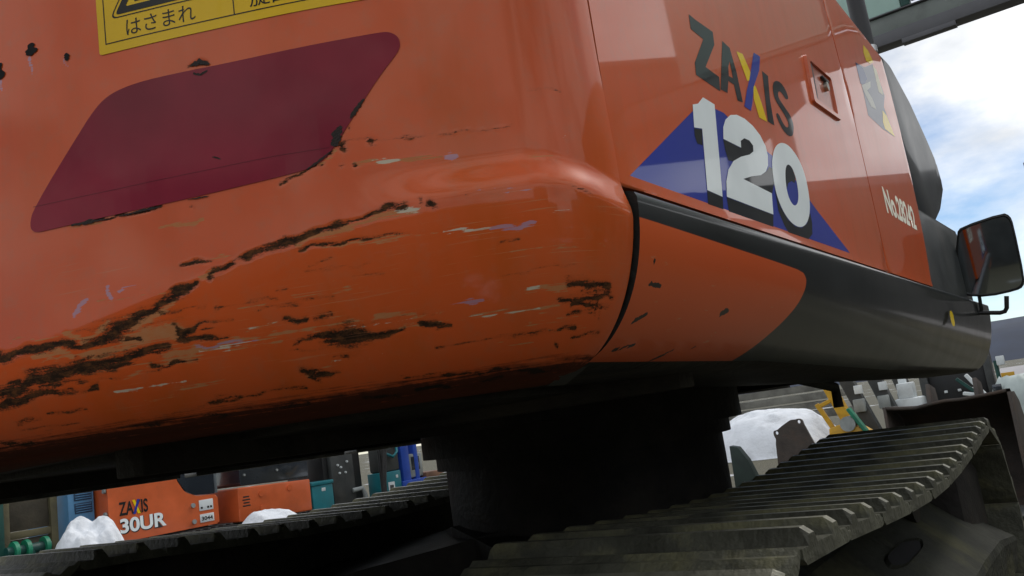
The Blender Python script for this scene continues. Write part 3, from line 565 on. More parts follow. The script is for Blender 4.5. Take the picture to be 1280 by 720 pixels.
# value noise for wobbling the traced marks
_rng = np.random.RandomState(5); _tab = _rng.rand(256, 256)
def vnoise(x, y):
    xi = np.floor(x).astype(int); yi = np.floor(y).astype(int); fx = x-xi; fy = y-yi
    fx = fx*fx*(3-2*fx); fy = fy*fy*(3-2*fy); A = lambda i, j: _tab[i % 256, j % 256]
    return (A(xi, yi)*(1-fx)+A(xi+1, yi)*fx)*(1-fy)+(A(xi, yi+1)*(1-fx)+A(xi+1, yi+1)*fx)*fy
def dents(S, Z): return 0.0022*(vnoise(S*9+30, Z*7)-.5)+0.0035*(vnoise(S*3.1+30, Z*2.7+9)-.5)
def counterweight():
    smax = SB+0.001
    ss = np.concatenate([np.linspace(-smax, -SA, 14)[:-1], np.linspace(-SA, 0.62, 60)[:-1], np.linspace(0.62, smax, 330)])
    zz = np.concatenate([np.linspace(1.054, 1.52, 190)[:-1], np.linspace(1.52, 1.98, 16)])
    S, Z = np.meshgrid(ss, zz, indexing='ij')
    X, Y = cw_point(S, Z)
    # shallow dents of a knocked-about casting
    dent = dents(S, Z)
    _, _, nx, ny = plan(S); X = X+nx*dent; Y = Y+ny*dent
    # rounded top edge
    ns, nz = S.shape
    V = np.stack([X, Y, Z], -1).reshape(-1, 3).tolist()
    idx = np.arange(ns*nz).reshape(ns, nz)
    F = np.stack([idx[:-1, :-1], idx[1:, :-1], idx[1:, 1:], idx[:-1, 1:]], -1).reshape(-1, 4).tolist()
    # top cap and underside: rings pulled inwards
    def ring(z, d, col):
        x, y, nx, ny = plan(ss); b = len(V)
        o = cw_off(ss, np.full_like(ss, zz[col])) if col == 0 else 0
        for k in range(ns): V.append((x[k]+nx[k]*(o[k] if col == 0 else 0)-nx[k]*d, y[k]+ny[k]*(o[k] if col == 0 else 0)-ny[k]*d, z))
        return b
    def bridge(a, b, flip):
        for k in range(ns-1):
            q = [a(k), a(k+1), b+k+1, b+k]; F.append(q[::-1] if flip else q)
    top = idx[:, -1]; t1 = ring(2.03, 0.015, nz-1); t2 = ring(2.05, 0.06, nz-1); t3 = ring(2.055, 0.5, nz-1)
    bridge(lambda k: int(top[k]), t1, False); bridge(lambda k: t1+k, t2, False); bridge(lambda k: t2+k, t3, False)
    bot = idx[:, 0]; b1 = ring(1.050, 0.004, 0); b2 = ring(1.062, 0.004, 0)
    for k in range(ns):
        q_ = V[b2+k]; V[b2+k] = (q_[0]+(CX-q_[0])*.17, q_[1]+(CY-q_[1])*.17, q_[2])
    bridge(lambda k: int(bot[k]), b1, True); bridge(lambda k: b1+k, b2, True)
    me = bpy.data.meshes.new('counterweight'); me.from_pydata(V, [], F); me.update()
    me.polygons.foreach_set('use_smooth', [True]*len(me.polygons))
    # many short level scuffs where the flank has rubbed along things
    rs = np.random.RandomState(11)
    for k in range(55):
        a = rs.uniform(0.70, 1.36); b = rs.choice([1.185, 1.165, 1.135, 1.10])+rs.normal(0, .013); L_ = rs.uniform(.012, .085); w_ = rs.uniform(.0003, .0009); dz_ = rs.normal(0, .0015)
        MARKS[rs.choice(['r', 't', 't', 'w'], p=[.30, .32, .32, .06])].append([(a, b, w_*.6), (a+L_*.5, b+dz_, w_), (a+L_, b+dz_*1.5, w_*.4)])
    # wear fields
    CO = np.array(V)
    P = np.stack([S.ravel(), Z.ravel()], -1); nv = len(V)
    wx = S.ravel()+0.006*(vnoise(S.ravel()*60, Z.ravel()*90)-.5); wz = Z.ravel()+0.006*(vnoise(S.ravel()*70+40, Z.ravel()*120+17)-.5)
    for key, nm in (('r', 'rust'), ('t', 'tan'), ('w', 'pale'), ('l', 'lilac')):
        fld = np.full(len(P), -2.0)
        for row in MARKS[key]:
            for (a, b, wa), (c, d, wb) in zip(row, row[1:]):
                m = (wx > min(a, c)-.05) & (wx < max(a, c)+.05) & (wz > min(b, d)-.04) & (wz < max(b, d)+.04)
                if not m.any(): continue
                qx = wx[m]; qz = wz[m]; ux, uz = c-a, d-b; L2 = ux*ux+uz*uz+1e-12
                t = np.clip(((qx-a)*ux+(qz-b)*uz)/L2, 0, 1); dist = np.hypot(qx-a-ux*t, qz-b-uz*t); wd = np.maximum(wa+(wb-wa)*t, 0.0009)
                fld[m] = np.maximum(fld[m], (wd-dist)/np.maximum(wd*0.8, 0.0022))
        full = np.full(nv, -2.0); full[:len(P)] = np.clip(fld, -2, 1.2)
        if key in 'rt':                       # knocked-out paint sits below the surface
            k_ = np.clip(fld*1.5, 0, 1)*(0.0004 if key == 'r' else 0.0001); CO[:len(P), 0] -= nx.ravel()*k_; CO[:len(P), 1] -= ny.ravel()*k_
        me.attributes.new(nm, 'FLOAT', 'POINT').data.foreach_set('value', full)
    me.vertices.foreach_set('co', CO.ravel()); me.update()
    sc = np.zeros(nv); sc[:len(P)] = sstep(1.06, 1.10, Z.ravel())*(1-sstep(1.22, 1.30, Z.ravel()))*sstep(0.5, 0.75, S.ravel())
    me.attributes.new('scuff', 'FLOAT', 'POINT').data.foreach_set('value', sc)
    lp = np.ones(nv); lp[:len(P)] = 1-sstep(1.056, 1.088, Z.ravel()); lp[top.max()+1:] = 1
    lp[t1:t3+ns] = 0
    me.attributes.new('lip', 'FLOAT', 'POINT').data.foreach_set('value', lp)
    uvl = me.uv_layers.new(name='run'); vi = np.empty(len(me.loops), int); me.loops.foreach_get('vertex_index', vi)
    uv = np.zeros((nv, 2)); uv[:len(P)] = P; VA = np.array(V); uv[len(P):, 0] = VA[len(P):, 0]; uv[len(P):, 1] = VA[len(P):, 1]
    uvl.data.foreach_set('uv', uv[vi].ravel())
    return link('counterweight', me, M['cw'], ex)
cw = counterweight()
def cwmap(lift):
    def f(s, z):
        x, y = cw_point(s, z, lift*0.3+float(dents(np.array(s), np.array(z)))); return (float(x), float(y), z)
    return f
# maroon reflector sticker
decal('reflector_sticker', fill2d([smooth_loop(REFLECTOR, 2)]), cwmap(0.0026), M['red'], cw, 0.02)['label'] = 'maroon slanted reflector sticker with chipped edges'
REFL = bpy.data.objects['reflector_sticker']
def jag(spine, seed, n=7):
    """ragged outline around a spine of (s, z, half width)"""
    rnd = random.Random(seed); L_, R_ = [], []
    for (a, b, wa), (c, d, wb) in zip(spine, spine[1:]):
        for k in range(n):
            t = k/n; x, y, w_ = a+(c-a)*t, b+(d-b)*t, wa+(wb-wa)*t; l_ = math.hypot(c-a, d-b) or 1; nx, ny = -(d-b)/l_, (c-a)/l_
            L_.append((x+nx*w_*rnd.uniform(.35, 1.25), y+ny*w_*rnd.uniform(.35, 1.25))); R_.append((x-nx*w_*rnd.uniform(.35, 1.25), y-ny*w_*rnd.uniform(.35, 1.25)))
    return L_+[spine[-1][:2]]+R_[::-1]
def smooth_fill(lp): return fill2d([smooth_loop(lp, 1)])
M['chip'] = simple('rust_chip', (0.018, 0.010, 0.006), 0.8, 0.6, 90, bump=0.3)
for k, sp in enumerate((
        [(*(0.9819, 1.4463), .0008), (*(0.9917, 1.4489), .0042), (*(1.0055, 1.4441), .0012)], [(*(0.985, 1.4371), .0014), (*(0.9932, 1.4334), .0020), (*(1.0021, 1.4372), .0008)],
        [(*(1.1726, 1.3701), .0012), (*(1.1615, 1.3575), .0034), (*(1.1554, 1.3504), .0010)], [(*(1.1451, 1.344), .0022), (*(1.1387, 1.3343), .0062), (*(1.1348, 1.3224), .0040)],
        [(*(1.1307, 1.3177), .0006), (*(1.1157, 1.3087), .0016), (*(1.1018, 1.3022), .0008)], [(*(0.8244, 1.2925), .0010), (*(0.8429, 1.2925), .0026), (*(0.8701, 1.2908), .0008)],
        [(*(0.885, 1.2906), .0006), (*(0.9192, 1.2922), .0017), (*(0.9384, 1.2921), .0006)], [(*(0.9987, 1.3367), .0006), (*(1.004, 1.3348), .0014), (*(1.0084, 1.3321), .0004)],
        [(*(0.9669, 1.2939), .0004), (*(0.9809, 1.2939), .0010), (*(0.992, 1.2936), .0004)])): 
    decal('edge_chip', fill2d([jag(sp, k)]), cwmap(0.0036), M['chip'], REFL, 0.02)
for k, sp in enumerate(([(*(0.7803, 1.5209), .0050), (*(0.7821, 1.5124), .0085), (*(0.7828, 1.5052), .0050)], [(*(0.8294, 1.4973), .0018), (*(0.8301, 1.4922), .0046), (*(0.8309, 1.4871), .0024)], [(*(0.7349, 1.5077), .0060), (*(0.7378, 1.4969), .0080), (*(0.7384, 1.4867), .0040)])):
    decal('bolt_hole', smooth_fill(jag(sp, 40+k, 4)), cwmap(0.003), M['void'], cw, 0.02)  # flat prints; near-black stands in for the holes' inner shade
crease = [(0.7754, 1.3239), (0.8873, 1.3222), (0.9928, 1.3233), (1.0658, 1.324), (1.1295, 1.3224)]
decal('crease', fill2d([[(s, z+.0003) for s, z in crease]+[(s, z-.0003) for s, z in crease[::-1]]]), cwmap(0.0033), flat('reflector_crease', (0.13, 0.010, 0.018)), REFL, 0.02)
# warning label
LS0, LS1, LZ0, LZ1 = 0.8726, 1.262, 1.4835, 1.66
lab = decal('warning_label', fill2d([round_poly([(LS0, LZ0), (LS1, LZ0), (LS1, LZ1), (LS0, LZ1)], 0.004)]), cwmap(0.0026), M['yellow'], cw, 0.02)
lab['label'] = 'yellow pinch warning label with black lettering'
def lab_line(loops, name='label_rule'): return decal(name, fill2d(loops), cwmap(0.0034), M['ink'], lab, 0.02)
e = 0.0013
def frame_loops(a0, a1, b0, b1, t): return [[(a0, b0), (a1, b0), (a1, b1), (a0, b1)], [(a0+t, b0+t), (a1-t, b0+t), (a1-t, b1-t), (a0+t, b1-t)]]
lab_line(frame_loops(LS0+.0085, LS1-.0085, LZ0+.0110, LZ1-.0085, e))
lab_line([[(1.0385, LZ0+.0115), (1.0398, LZ0+.0115), (1.0398, LZ1-.0088), (1.0385, LZ1-.0088)]])
tri = [(0.8885, 1.5235), (1.0295, 1.5235), (0.959, 1.6405)]
def inset(T, k):
    c = (sum(p[0] for p in T)/3, sum(p[1] for p in T)/3); return [(c[0]+(p[0]-c[0])*k, c[1]+(p[1]-c[1])*k) for p in T]
lab_line([round_poly(tri, .010), round_poly(inset(tri, .965), .009)], 'warning_triangle')
lab_line([round_poly(inset(tri, .90), .006), round_poly(inset(tri, .70), .003)], 'warning_triangle')
lab_line([[(0.921, 1.5385), (0.995, 1.5385), (0.995, 1.5400), (0.921, 1.5400)]]); lab_line([[(0.95, 1.545), (0.956, 1.545), (0.956, 1.575), (0.95, 1.575)]])
def lab_text(s, s0, s1, z0, z1, weight=0.0):
    bm = text_bm(s, 1.0, 1.0, weight); x0, x1, y0, y1 = bounds(bm)
    for v in bm.verts: v.co.x = s0+(v.co.x-x0)/(x1-x0)*(s1-s0); v.co.y = z0+(v.co.y-y0)/(y1-y0)*(z1-z0)
    return decal('label_lettering', bm, cwmap(0.0034), M['ink'], lab, 0.02)
lab_text('はさまれ', 0.9085, 0.9935, 1.4995, 1.5190)
lab_text('旋回内立入禁止', 1.058, 1.232, 1.4995, 1.5225)
# second seam: cold-weld line above the bulge
# ---- side panels (door and fuel tank) -----------------------------------------
PROF = [(XS, 1.2520)] + [(XS-0.0035*((z-1.6)/0.4)**2, z) for z in np.linspace(1.27, 2.02, 16)]
PROF += [(XS-0.0039-0.085*(1-math.cos(a)), 2.02+0.085*math.sin(a)) for a in np.linspace(0.15, math.pi/2, 9)] + [(XS-0.6, 2.118)]
def interp(tab, z):
    t = sorted(tab, key=lambda q: q[1])
    return float(np.interp(z, [q[1] for q in t], [q[0] for q in t]))
def seam_y(z): return float(np.interp(z, [1.25, 1.4, 1.72, 1.9, 2.1], [2.255, 2.250, 2.234, 2.206, 2.19]))
def front_y(z): return float(np.interp(z, [1.235, 1.394, 1.56, 1.71, 1.85, 2.1], [2.897, 2.935, 2.968, 2.972, 2.968, 2.952]))
def panel(name, ya, yb, mat, thick=0.018, nu=24):
    V = []; F = []; n = len(PROF)
    for i in range(nu+1):
        for x, z in PROF:
            a, b = ya(z), yb(z); V.append((x, a+(b-a)*i/nu, z))
    for i in range(nu):
        for j in range(n-1): k = i*n+j; F.append((k, k+n, k+n+1, k+1))
    me = bpy.data.meshes.new(name); me.from_pydata(V, [], F); me.update()
    bm = bmesh.new(); bm.from_mesh(me); bpy.data.meshes.remove(me)
    # returned edges
    be = [e_ for e_ in bm.edges if e_.is_boundary]
    r = bmesh.ops.extrude_edge_only(bm, edges=be)
    vs_ = [q for q in r['geom'] if isinstance(q, bmesh.types.BMVert)]
    for v in vs_: v.co.x -= thick; v.co.z -= (0.012 if v.co.z > 2.1 else 0)
    bmesh.ops.bevel(bm, geom=be, offset=0.004, segments=2, affect='EDGES', profile=0.5)
    return from_bm(name, bm, mat, ex, auto=40)
door = panel('engine_door', lambda z: 0.8315, lambda z: seam_y(z)-0.0035, M['orange'])
tank = panel('fuel_tank', lambda z: seam_y(z)+0.0035, front_y, M['orange'])
box('body_core', (-2.98, 0.95, 1.25), (XS-0.0225, 2.90, 2.06), M['black'], ex, 0.02); box('lower_core', (-2.75, 1.0, 1.10), (-0.65, 3.9, 1.249), M['black'], ex, 0.01)
def sidemap(lift):
    def f(y, z): return (XS-0.0035*((z-1.6)/0.4)**2+lift, y, z)
    return f
def sdecal(name, loops, mat, parent, lift): return decal(name, fill2d(loops), sidemap(lift), mat, parent)
sdecal('triangle_emblem', [[(max(y, 0.8385), max(z, 1.2565)) for y, z in TR['triangle']]], M['blue'], door, 0.0003)
for k in ('shadow_one', 'shadow_one_low', 'shadow_two_low', 'shadow_two_in', 'shadow_two_base', 'shadow_zero', 'shadow_zero_in'):
    sdecal('digit_shadow', [TR[k]], M['dshadow'], door, 0.0005)
def grow(lp, k):
    cx_ = sum(p[0] for p in lp)/len(lp); cz_ = sum(p[1] for p in lp)/len(lp)
    return [(cx_+(p[0]-cx_)*k, cz_+(p[1]-cz_)*k) for p in lp]
for nm, lps in (('digit', [TR['digit_one']]), ('digit', [TR['digit_two']]), ('digit', [smooth_loop(TR['digit_zero'], 2), smooth_loop(TR['digit_zero_hole'], 2)])):
    sdecal(nm, lps, M['silver'], door, 0.0008)
sdecal('letter', [TR['letter_z']], M['dk'], door, 0.0004); sdecal('letter', [TR['letter_a'], TR['letter_a_hole']], M['dk'], door, 0.0004)
lx = sdecal('letter', [TR['letter_x_yellow']], M['dyellow'], door, 0.0004); sdecal('letter_stroke', [TR['letter_x_yellow_low']], M['dyellow'], lx, 0.0004); sdecal('letter_stroke', [TR['letter_x_blue']], M['blue'], lx, 0.0006)
sdecal('letter', [TR['letter_i']], M['dk'], door, 0.0004); sdecal('letter', [smooth_loop(TR['letter_s'], 1)], M['dk'], door, 0.0004)
# latch: raised slanted frame round a recess with a key lock
fr = TR['latch_frame']; inn = [(1.862, 1.7005), (2.035, 1.7055), (2.028, 1.6165), (1.853, 1.6100)]
bm = bmesh.new()
o_ = round_poly(fr, .010, 3); i_ = round_poly(inn, .010, 3)
rings = [[bm.verts.new((XS+h, a, b)) for a, b in lp] for lp, h in ((o_, -0.002), (grow(o_, .975), 0.006), (grow(i_, 1.04), 0.006), (i_, -0.012))]
for A, B in zip(rings, rings[1:]):
    for k in range(len(A)): bm.faces.new((A[k], A[(k+1) % len(A)], B[(k+1) % len(B)], B[k]))
latch = from_bm('door_latch', bm, M['orange'], door, auto=30)
bm = fill2d([i_]); decal('latch_recess', bm, lambda y, z: (XS+0.0012, y, z), simple('latch_plate', (0.42, 0.085, 0.03), 0.4, 0.15, 9, coat=0.4), latch)
sdecal('latch_painted_shade', [[(1.862, 1.7005), (1.884, 1.7010), (1.872, 1.612), (1.853, 1.610)]], M['black'], latch, 0.0032)  # black strip painted in as the shade along the recess edge
cyl('key_lock', (XS+0.001, 1.973, 1.670), (XS+0.009, 1.973, 1.670), 0.011, simple('lock_metal', (0.45, 0.46, 0.40), 0.35, 0.2, 30, metal=0.8), latch, n=14)
box('latch_paddle', (XS+0.001, 1.945, 1.683), (XS+0.008, 1.998, 1.690), M['black'], latch, 0.002)
# emblem on the tank: angled abstract badge in blue, grey, white and yellow
eb = sdecal('badge', [TR['emblem_base']], M['dgrey'], tank, 0.0003)
for k, m in (('emblem_yellow_top', 'dyellow'), ('emblem_blue', 'dblue2'), ('emblem_white', 'dwhite'), ('emblem_yellow_low', 'dyellow'), ('emblem_pale', 'dcream')):
    sdecal('badge_piece', [TR[k]], M[m], eb, 0.0005)
bm = text_bm('No.28242', 1.0, 1.0, 0.034); x0, x1, y0, y1 = bounds(bm)
for v in bm.verts:
    v.co.x = 2.408+(v.co.x-x0)/(x1-x0)*0.435; v.co.y = 1.4265+(v.co.y-y0)/(y1-y0)*0.076
decal('serial_number', bm, sidemap(0.0006), flat('serial_cream', (0.92, 0.90, 0.76), 0.5, 0.0), tank)
# ---- right side skirt (D-section side frame) ------------------------------------
def skirt_paint():
    g = G('skirt_paint'); v = g.coord(); n = g.noise(v, 5, 6)
    dark = g.ramp(n, [(0.3, (0.009, 0.011, 0.011)), (0.7, (0.017, 0.020, 0.020))])
    dz = g.noise(g.coord(scale=(3, 0.8, 9)), 2.5, 7, 0.6); dark = g.mix(g.ramp(dz, [(0.5, (0, 0, 0)), (0.75, (0.22,)*3)]), dark, (0.05, 0.047, 0.040))
    fade = g.noise(v, 1.6, 5); org = g.mix(fade, (0.62, 0.086, 0.012), (0.60, 0.105, 0.022))
    fine = g.noise(g.coord(scale=(12, 12, 90)), 2.0, 4); org = g.mix(g.ramp(fine, [(0.68, (0, 0, 0)), (0.74, (0.45,)*3)]), org, (0.50, 0.26, 0.14))
    f = g.math('MULTIPLY', g.math('ADD', g.attr('orange'), 0.0006), 900, clamp=True)
    chip = g.math('GREATER_THAN', g.math('ADD', g.attr('chip'), g.math('MULTIPLY', g.math('SUBTRACT', g.noise(v, 130, 5), 0.5), 1.6)), 0.1)
    c = g.mix(f, dark, org); c = g.mix(chip, c, (0.018, 0.012, 0.009))
    g.set(Base_Color=c, Roughness=g.math('ADD', g.math('MULTIPLY', n, 0.2), 0.22), Coat_Weight=0.35, Coat_Roughness=0.09, Specular_IOR_Level=0.15)
    g.bump(g.math('MULTIPLY', g.noise(v, 3, 2), 0.03), 0.5, 0.02); return g.m
def seg_sdf(P, poly):
    """signed distance (positive inside) of points P to polygon"""
    d = np.full(len(P), 1e9); ins = np.zeros(len(P), bool)
    for (a, b), (c, e_) in zip(poly, poly[1:]+poly[:1]):
        ux, uz = c-a, e_-b; t = np.clip(((P[:, 0]-a)*ux+(P[:, 1]-b)*uz)/(ux*ux+uz*uz+1e-12), 0, 1)
        d = np.minimum(d, np.hypot(P[:, 0]-a-ux*t, P[:, 1]-b-uz*t))
        cr = ((b > P[:, 1]) != (e_ > P[:, 1])) & (P[:, 0] < (c-a)*(P[:, 1]-b)/(e_-b+1e-12)+a); ins ^= cr
    return np.where(ins, d, -d)
def skirt(name, y0, y1, side, zb_fn, mat, fine=True):
    ny = 260 if fine else 24; ys = np.linspace(y0, y1, ny)
    V = []; YZ = []; npf = 0
    for y in ys:
        zb = zb_fn(y); pr = [(-0.05, 1.2435), (0.006, 1.2435), (0.0125, 1.2405), (0.0150, 1.2345)]
        for t in np.linspace(0.04, 1, 34): pr.append((0.015-0.125*(1-math.sqrt(max(0, 1-t**1.95))), 1.2345-(1.2345-zb)*t))
        pr += [(-0.30, zb+0.004), (-0.55, zb+0.03)]
        npf = len(pr)
        for dx, z in pr: V.append(((XS+dx) if side > 0 else (2*CX-XS-dx), y, z)); YZ.append((y, z))
    F = []
    for i in range(ny-1):
        for j in range(npf-1):
            k = i*npf+j; q = (k, k+npf, k+npf+1, k+1); F.append(q[::-1] if side > 0 else q)
    F.append(tuple(range(npf))); F.append(tuple(range((ny-1)*npf, ny*npf))[::-1])
    me = bpy.data.meshes.new(name); me.from_pydata(V, [], F); me.update()
    me.polygons.foreach_set('use_smooth', [True]*len(me.polygons)); me.set_sharp_from_angle(angle=math.radians(50))
    me.materials.append(mat); me.materials.append(M['under'])
    mi = np.zeros(len(me.polygons), int)
    for i in range(ny-1):
        for j in range(npf-1):
            if j >= npf-4: mi[i*(npf-1)+j] = 1
    mi[-2:] = 1  # end caps coloured dark so the seam reads as a shaded gap
    me.polygons.foreach_set('material_index', mi)
    P = np.array(YZ)
    poly = round_poly([(0.5, 1.2125), (0.86, 1.2105), (1.02, 1.2063), (1.30, 1.1985), (1.415, 1.1945), (1.450, 1.1905), (1.464, 1.180), (1.458, 1.165), (1.430, 1.140), (1.385, 1.115), (1.33, 1.088), (1.28, 1.06), (1.25, 1.0), (0.5, 1.0)], 0.02, 4)
    me.attributes.new('orange', 'FLOAT', 'POINT').data.foreach_set('value', seg_sdf(P, poly) if fine else np.full(len(P), -1.0))
    ch = np.full(len(P), -2.0)
    if fine:
        for (a, b, c, d, wd) in ((1.105, 1.116, 1.130, 1.122, 0.0045), (0.875, 1.168, 0.882, 1.150, 0.003), (0.868, 1.142, 0.90, 1.140, 0.003), (0.862, 1.102, 0.892, 1.112, 0.003), (0.862, 1.075, 0.90, 1.079, 0.0022), (0.985, 1.062, 1.03, 1.075, 0.002), (1.05, 1.06, 1.09, 1.08, 0.0018)):
            ux, uz = c-a, d-b; t = np.clip(((P[:, 0]-a)*ux+(P[:, 1]-b)*uz)/(ux*ux+uz*uz), 0, 1)
            ch = np.maximum(ch, (wd-np.hypot(P[:, 0]-a-ux*t, P[:, 1]-b-uz*t))/wd)
    me.attributes.new('chip', 'FLOAT', 'POINT').data.foreach_set('value', np.clip(ch, -2, 1))
    return link(name, me, mat, ex)
SK = skirt_paint()
skr = skirt('side_skirt', 0.8355, 4.20, 1, lambda y: float(np.interp(y, [0.8, 1.4, 2.4, 4.2], [1.060, 1.052, 1.010, 0.965])), SK)
skirt('side_skirt', 0.868, 4.20, -1, lambda y: 1.03, SK, False)
decal('reflector_tag', fill2d([smooth_loop([(2.985, 1.176), (3.060, 1.176), (3.050, 1.126), (2.975, 1.126)], 1)]), lambda y, z: (XS+0.0165, y, z), M['dyellow'], skr)
decal('chrome_strip', fill2d([[(0.842, 1.2445), (4.19, 1.2445), (4.19, 1.2475), (0.842, 1.2475)]]), lambda y, z: (XS+0.0105, y, 1.2437), M['orange'], skr)
# black sheet painted in as the shade of the counterweight-skirt gap
gapV = []
for z in np.linspace(1.045, 1.26, 14):
    o = float(cw_off(SB, z)); gapV += [(XS+min(o, 0.0)-0.016, 0.822, z), (XS+min(o, 0.0)-0.016, 0.862, z)]
mesh('gap_shade', gapV, [(2*i, 2*i+1, 2*i+3, 2*i+2) for i in range(13)], M['black'], ex)
# ---- front right: grey covers, grab post, mirror ---------------------------------
fx = lambda y, z, d: (d, y, z)
prism('front_cover', round_poly([(2.985, 1.30), (2.985, 2.085), (3.19, 2.100), (3.26, 2.103), (3.56, 2.035), (3.80, 1.935), (3.94, 1.862), (3.985, 1.755), (3.72, 1.622), (3.48, 1.541), (3.48, 1.30)], 0.03, 4), fx, -0.425, -1.05, M['grey_cover'], ex, 0.010)
prism('tool_box', round_poly([(2.905, 1.247), (2.945, 1.42), (2.985, 1.525), (3.25, 1.532), (3.93, 1.548), (3.97, 1.50), (3.97, 1.247)], 0.012, 3), fx, -0.412, -1.05, M['charcoal'], ex, 0.006)
bp = [(3.36, 2.09), (3.40, 2.50)]
tube('grab_post', [(-0.50, 3.33, 2.06), (-0.50, 3.335, 2.25), (-0.50, 3.34, 2.62), (-0.53, 3.34, 2.70), (-0.60, 3.34, 2.74), (-1.0, 3.34, 2.74)], 0.032, M['black'], ex, 12)
bm = bmesh.new(); add_cyl(bm, (-0.50, 3.335, 2.20), (-0.50, 3.335, 2.225), 0.037); add_cyl(bm, (-0.50, 3.335, 2.15), (-0.50, 3.335, 2.17), 0.037)
from_bm('post_clamp', bm, simple('zinc_clamp', (0.6, 0.6, 0.6), 0.3, 0.1, 20, metal=0.6), ex, auto=30)
# mirror: housing with rounded corners, glass facing the rear
YM = 3.80
mo = [(-0.396, 1.522), (-0.374, 1.543), (-0.222, 1.561), (-0.201, 1.543), (-0.197, 1.51), (-0.205, 1.294), (-0.217, 1.264), (-0.243, 1.254), (-0.342, 1.25), (-0.42, 1.27), (-0.439, 1.293), (-0.443, 1.324)]
mc = (sum(p[0] for p in mo)/len(mo), sum(p[1] for p in mo)/len(mo))
mo = smooth_loop(mo, 1)
YAW = math.radians(1.4)
def mfn(a, b, d):
    dx = a-mc[0]; return (a-d*math.sin(YAW), YM+dx*math.tan(YAW)-(b-mc[1])*0.085+d, b)
bm = bmesh.new()
def sc_loop(k): return [(mc[0]+(p[0]-mc[0])*k, mc[1]+(p[1]-mc[1])*k) for p in mo]
loops = [(sc_loop(.93), -0.001), (sc_loop(.955), -0.006), (sc_loop(1.0), -0.004), (sc_loop(1.0), 0.012), (sc_loop(.9), 0.045), (sc_loop(.5), 0.06)]
rg = [[bm.verts.new(mfn(a, b, d)) for a, b in lp] for lp, d in loops]
for A, B in zip(rg, rg[1:]):
    for k in range(len(A)): bm.faces.new((A[k], A[(k+1) % len(A)], B[(k+1) % len(B)], B[k]))
bm.faces.new(rg[-1])
mir = from_bm('rear_mirror', bm, M['black'], ex, auto=35)
decal('mirror_glass', fill2d([sc_loop(.935)]), lambda a, b: mfn(a, b, -0.0015), M['mirror'], mir)
a0 = (-0.373, 1.234); a1 = (-0.281, 1.241); a2 = (-0.293, 1.195); a3 = (-0.316, 1.181); a4 = (-0.392, 1.196)
tube('mirror_bracket', [(a1[0], 3.825, a1[1]), (a2[0]+.003, 3.825, a2[1]), (a2[0]-.006, 3.825, a2[1]-.012), (a3[0], 3.825, a3[1]), (a4[0], 3.825, a4[1]), (a4[0]-.08, 3.825, a4[1]-.01)], 0.0085, M['black'], mir)
tube('mirror_bracket', [(a0[0], 3.825, a0[1]+.03), (a0[0]-.004, 3.825, a0[1]-.03), (a4[0], 3.825, a4[1])], 0.007, M['black'], mir)

# ---- underside: frame plates, beams, swing bearing ------------------------------------
ss_ = np.linspace(-SB, SB, 60); px_, py_, nx_, ny_ = plan(ss_)
pl = [(float(x-nx*0.16), float(y-ny*0.16)) for x, y, nx, ny in zip(px_, py_, nx_, ny_)] + [(-0.55, 4.0), (-2.85, 4.0)]
prism('belly_plate', pl, lambda a, b, d: (a, b, d), 1.062, 1.11, M['under'], ex)
for xa, xb, ya, yb, za in ((-2.16, -2.08, 0.75, 4.0, 1.015), (-1.32, -1.24, 0.75, 4.0, 1.015), (-2.84, -0.58, 1.30, 1.36, 1.03), (-2.84, -0.58, 3.25, 3.32, 1.02), (-2.84, -2.78, 0.95, 3.95, 1.022)):
    box('belly_beam', (xa, ya, za), (xb, yb, 1.07), M['under'], ex, 0.004)
for xa, ya, xb, yb in ((-2.95, 0.95, -2.60, 2.6), (-2.5, 0.86, -2.2, 1.25), (-2.02, 0.82, -1.40, 1.25), (-1.2, 0.90, -0.75, 1.27), (-2.72, 1.42, -2.22, 3.2), (-1.18, 1.42, -0.62, 3.2)):
    box('access_cover', (xa, ya, 1.050), (xb, yb, 1.066), M['steel_edge'] if xa < -2.55 else M['under'], ex, 0.003)
for ya, yb, xo in ((1.0, 1.9, -2.93), (1.98, 2.75, -2.95), (2.8, 3.9, -2.92)): box('gleam_strip', (xo-.05, ya, 1.006), (xo+.03, yb, 1.024), M['steel_edge'], ex, .004)  # strips added for the bright gleam along the far skirt's lower edge
BX, BY = -1.60, 2.65
cyl('swing_bearing', (BX, BY, 0.945), (BX, BY, 1.065), 0.57, M['under'], ex, n=48)
cyl('bearing_flange', (BX, BY, 0.90), (BX, BY, 0.948), 0.525, M['under'], ex, n=48)
tube('drain_hose', [(-0.816, 2.473, 1.06), (-0.745, 2.86, 0.99), (-0.745, 2.86, 0.925)], 0.016, M['rubber'], ex)
# ---- undercarriage -------------------------------------------------------------------
cyl('centre_frame', (BX, BY, 0.42), (BX, BY, 0.902), 0.495, M['under'], ex, n=40)
for sx_ in (-1, 1):
    for sy_ in (-1, 1):
        bm = bmesh.new(); c = Vector((CX, CY, 0.55)); t_ = Vector((CX+sx_*0.95, CY+sy_*0.75, 0.45)); d = (t_-c); u = Vector((-d.y, d.x, 0)).normalized()
        vv = []
        for p, hw, hh in ((c, .30, .17), (t_, .16, .12)):
            for a, b in ((-1, -1), (1, -1), (1, 1), (-1, 1)): vv.append(bm.verts.new(p+u*hw*a+Vector((0, 0, hh*b))))
        for f in ((0, 1, 5, 4), (1, 2, 6, 5), (2, 3, 7, 6), (3, 0, 4, 7), (0, 3, 2, 1), (4, 5, 6, 7)): bm.faces.new([vv[i] for i in f])
        from_bm('frame_leg', bm, M['under'], ex)

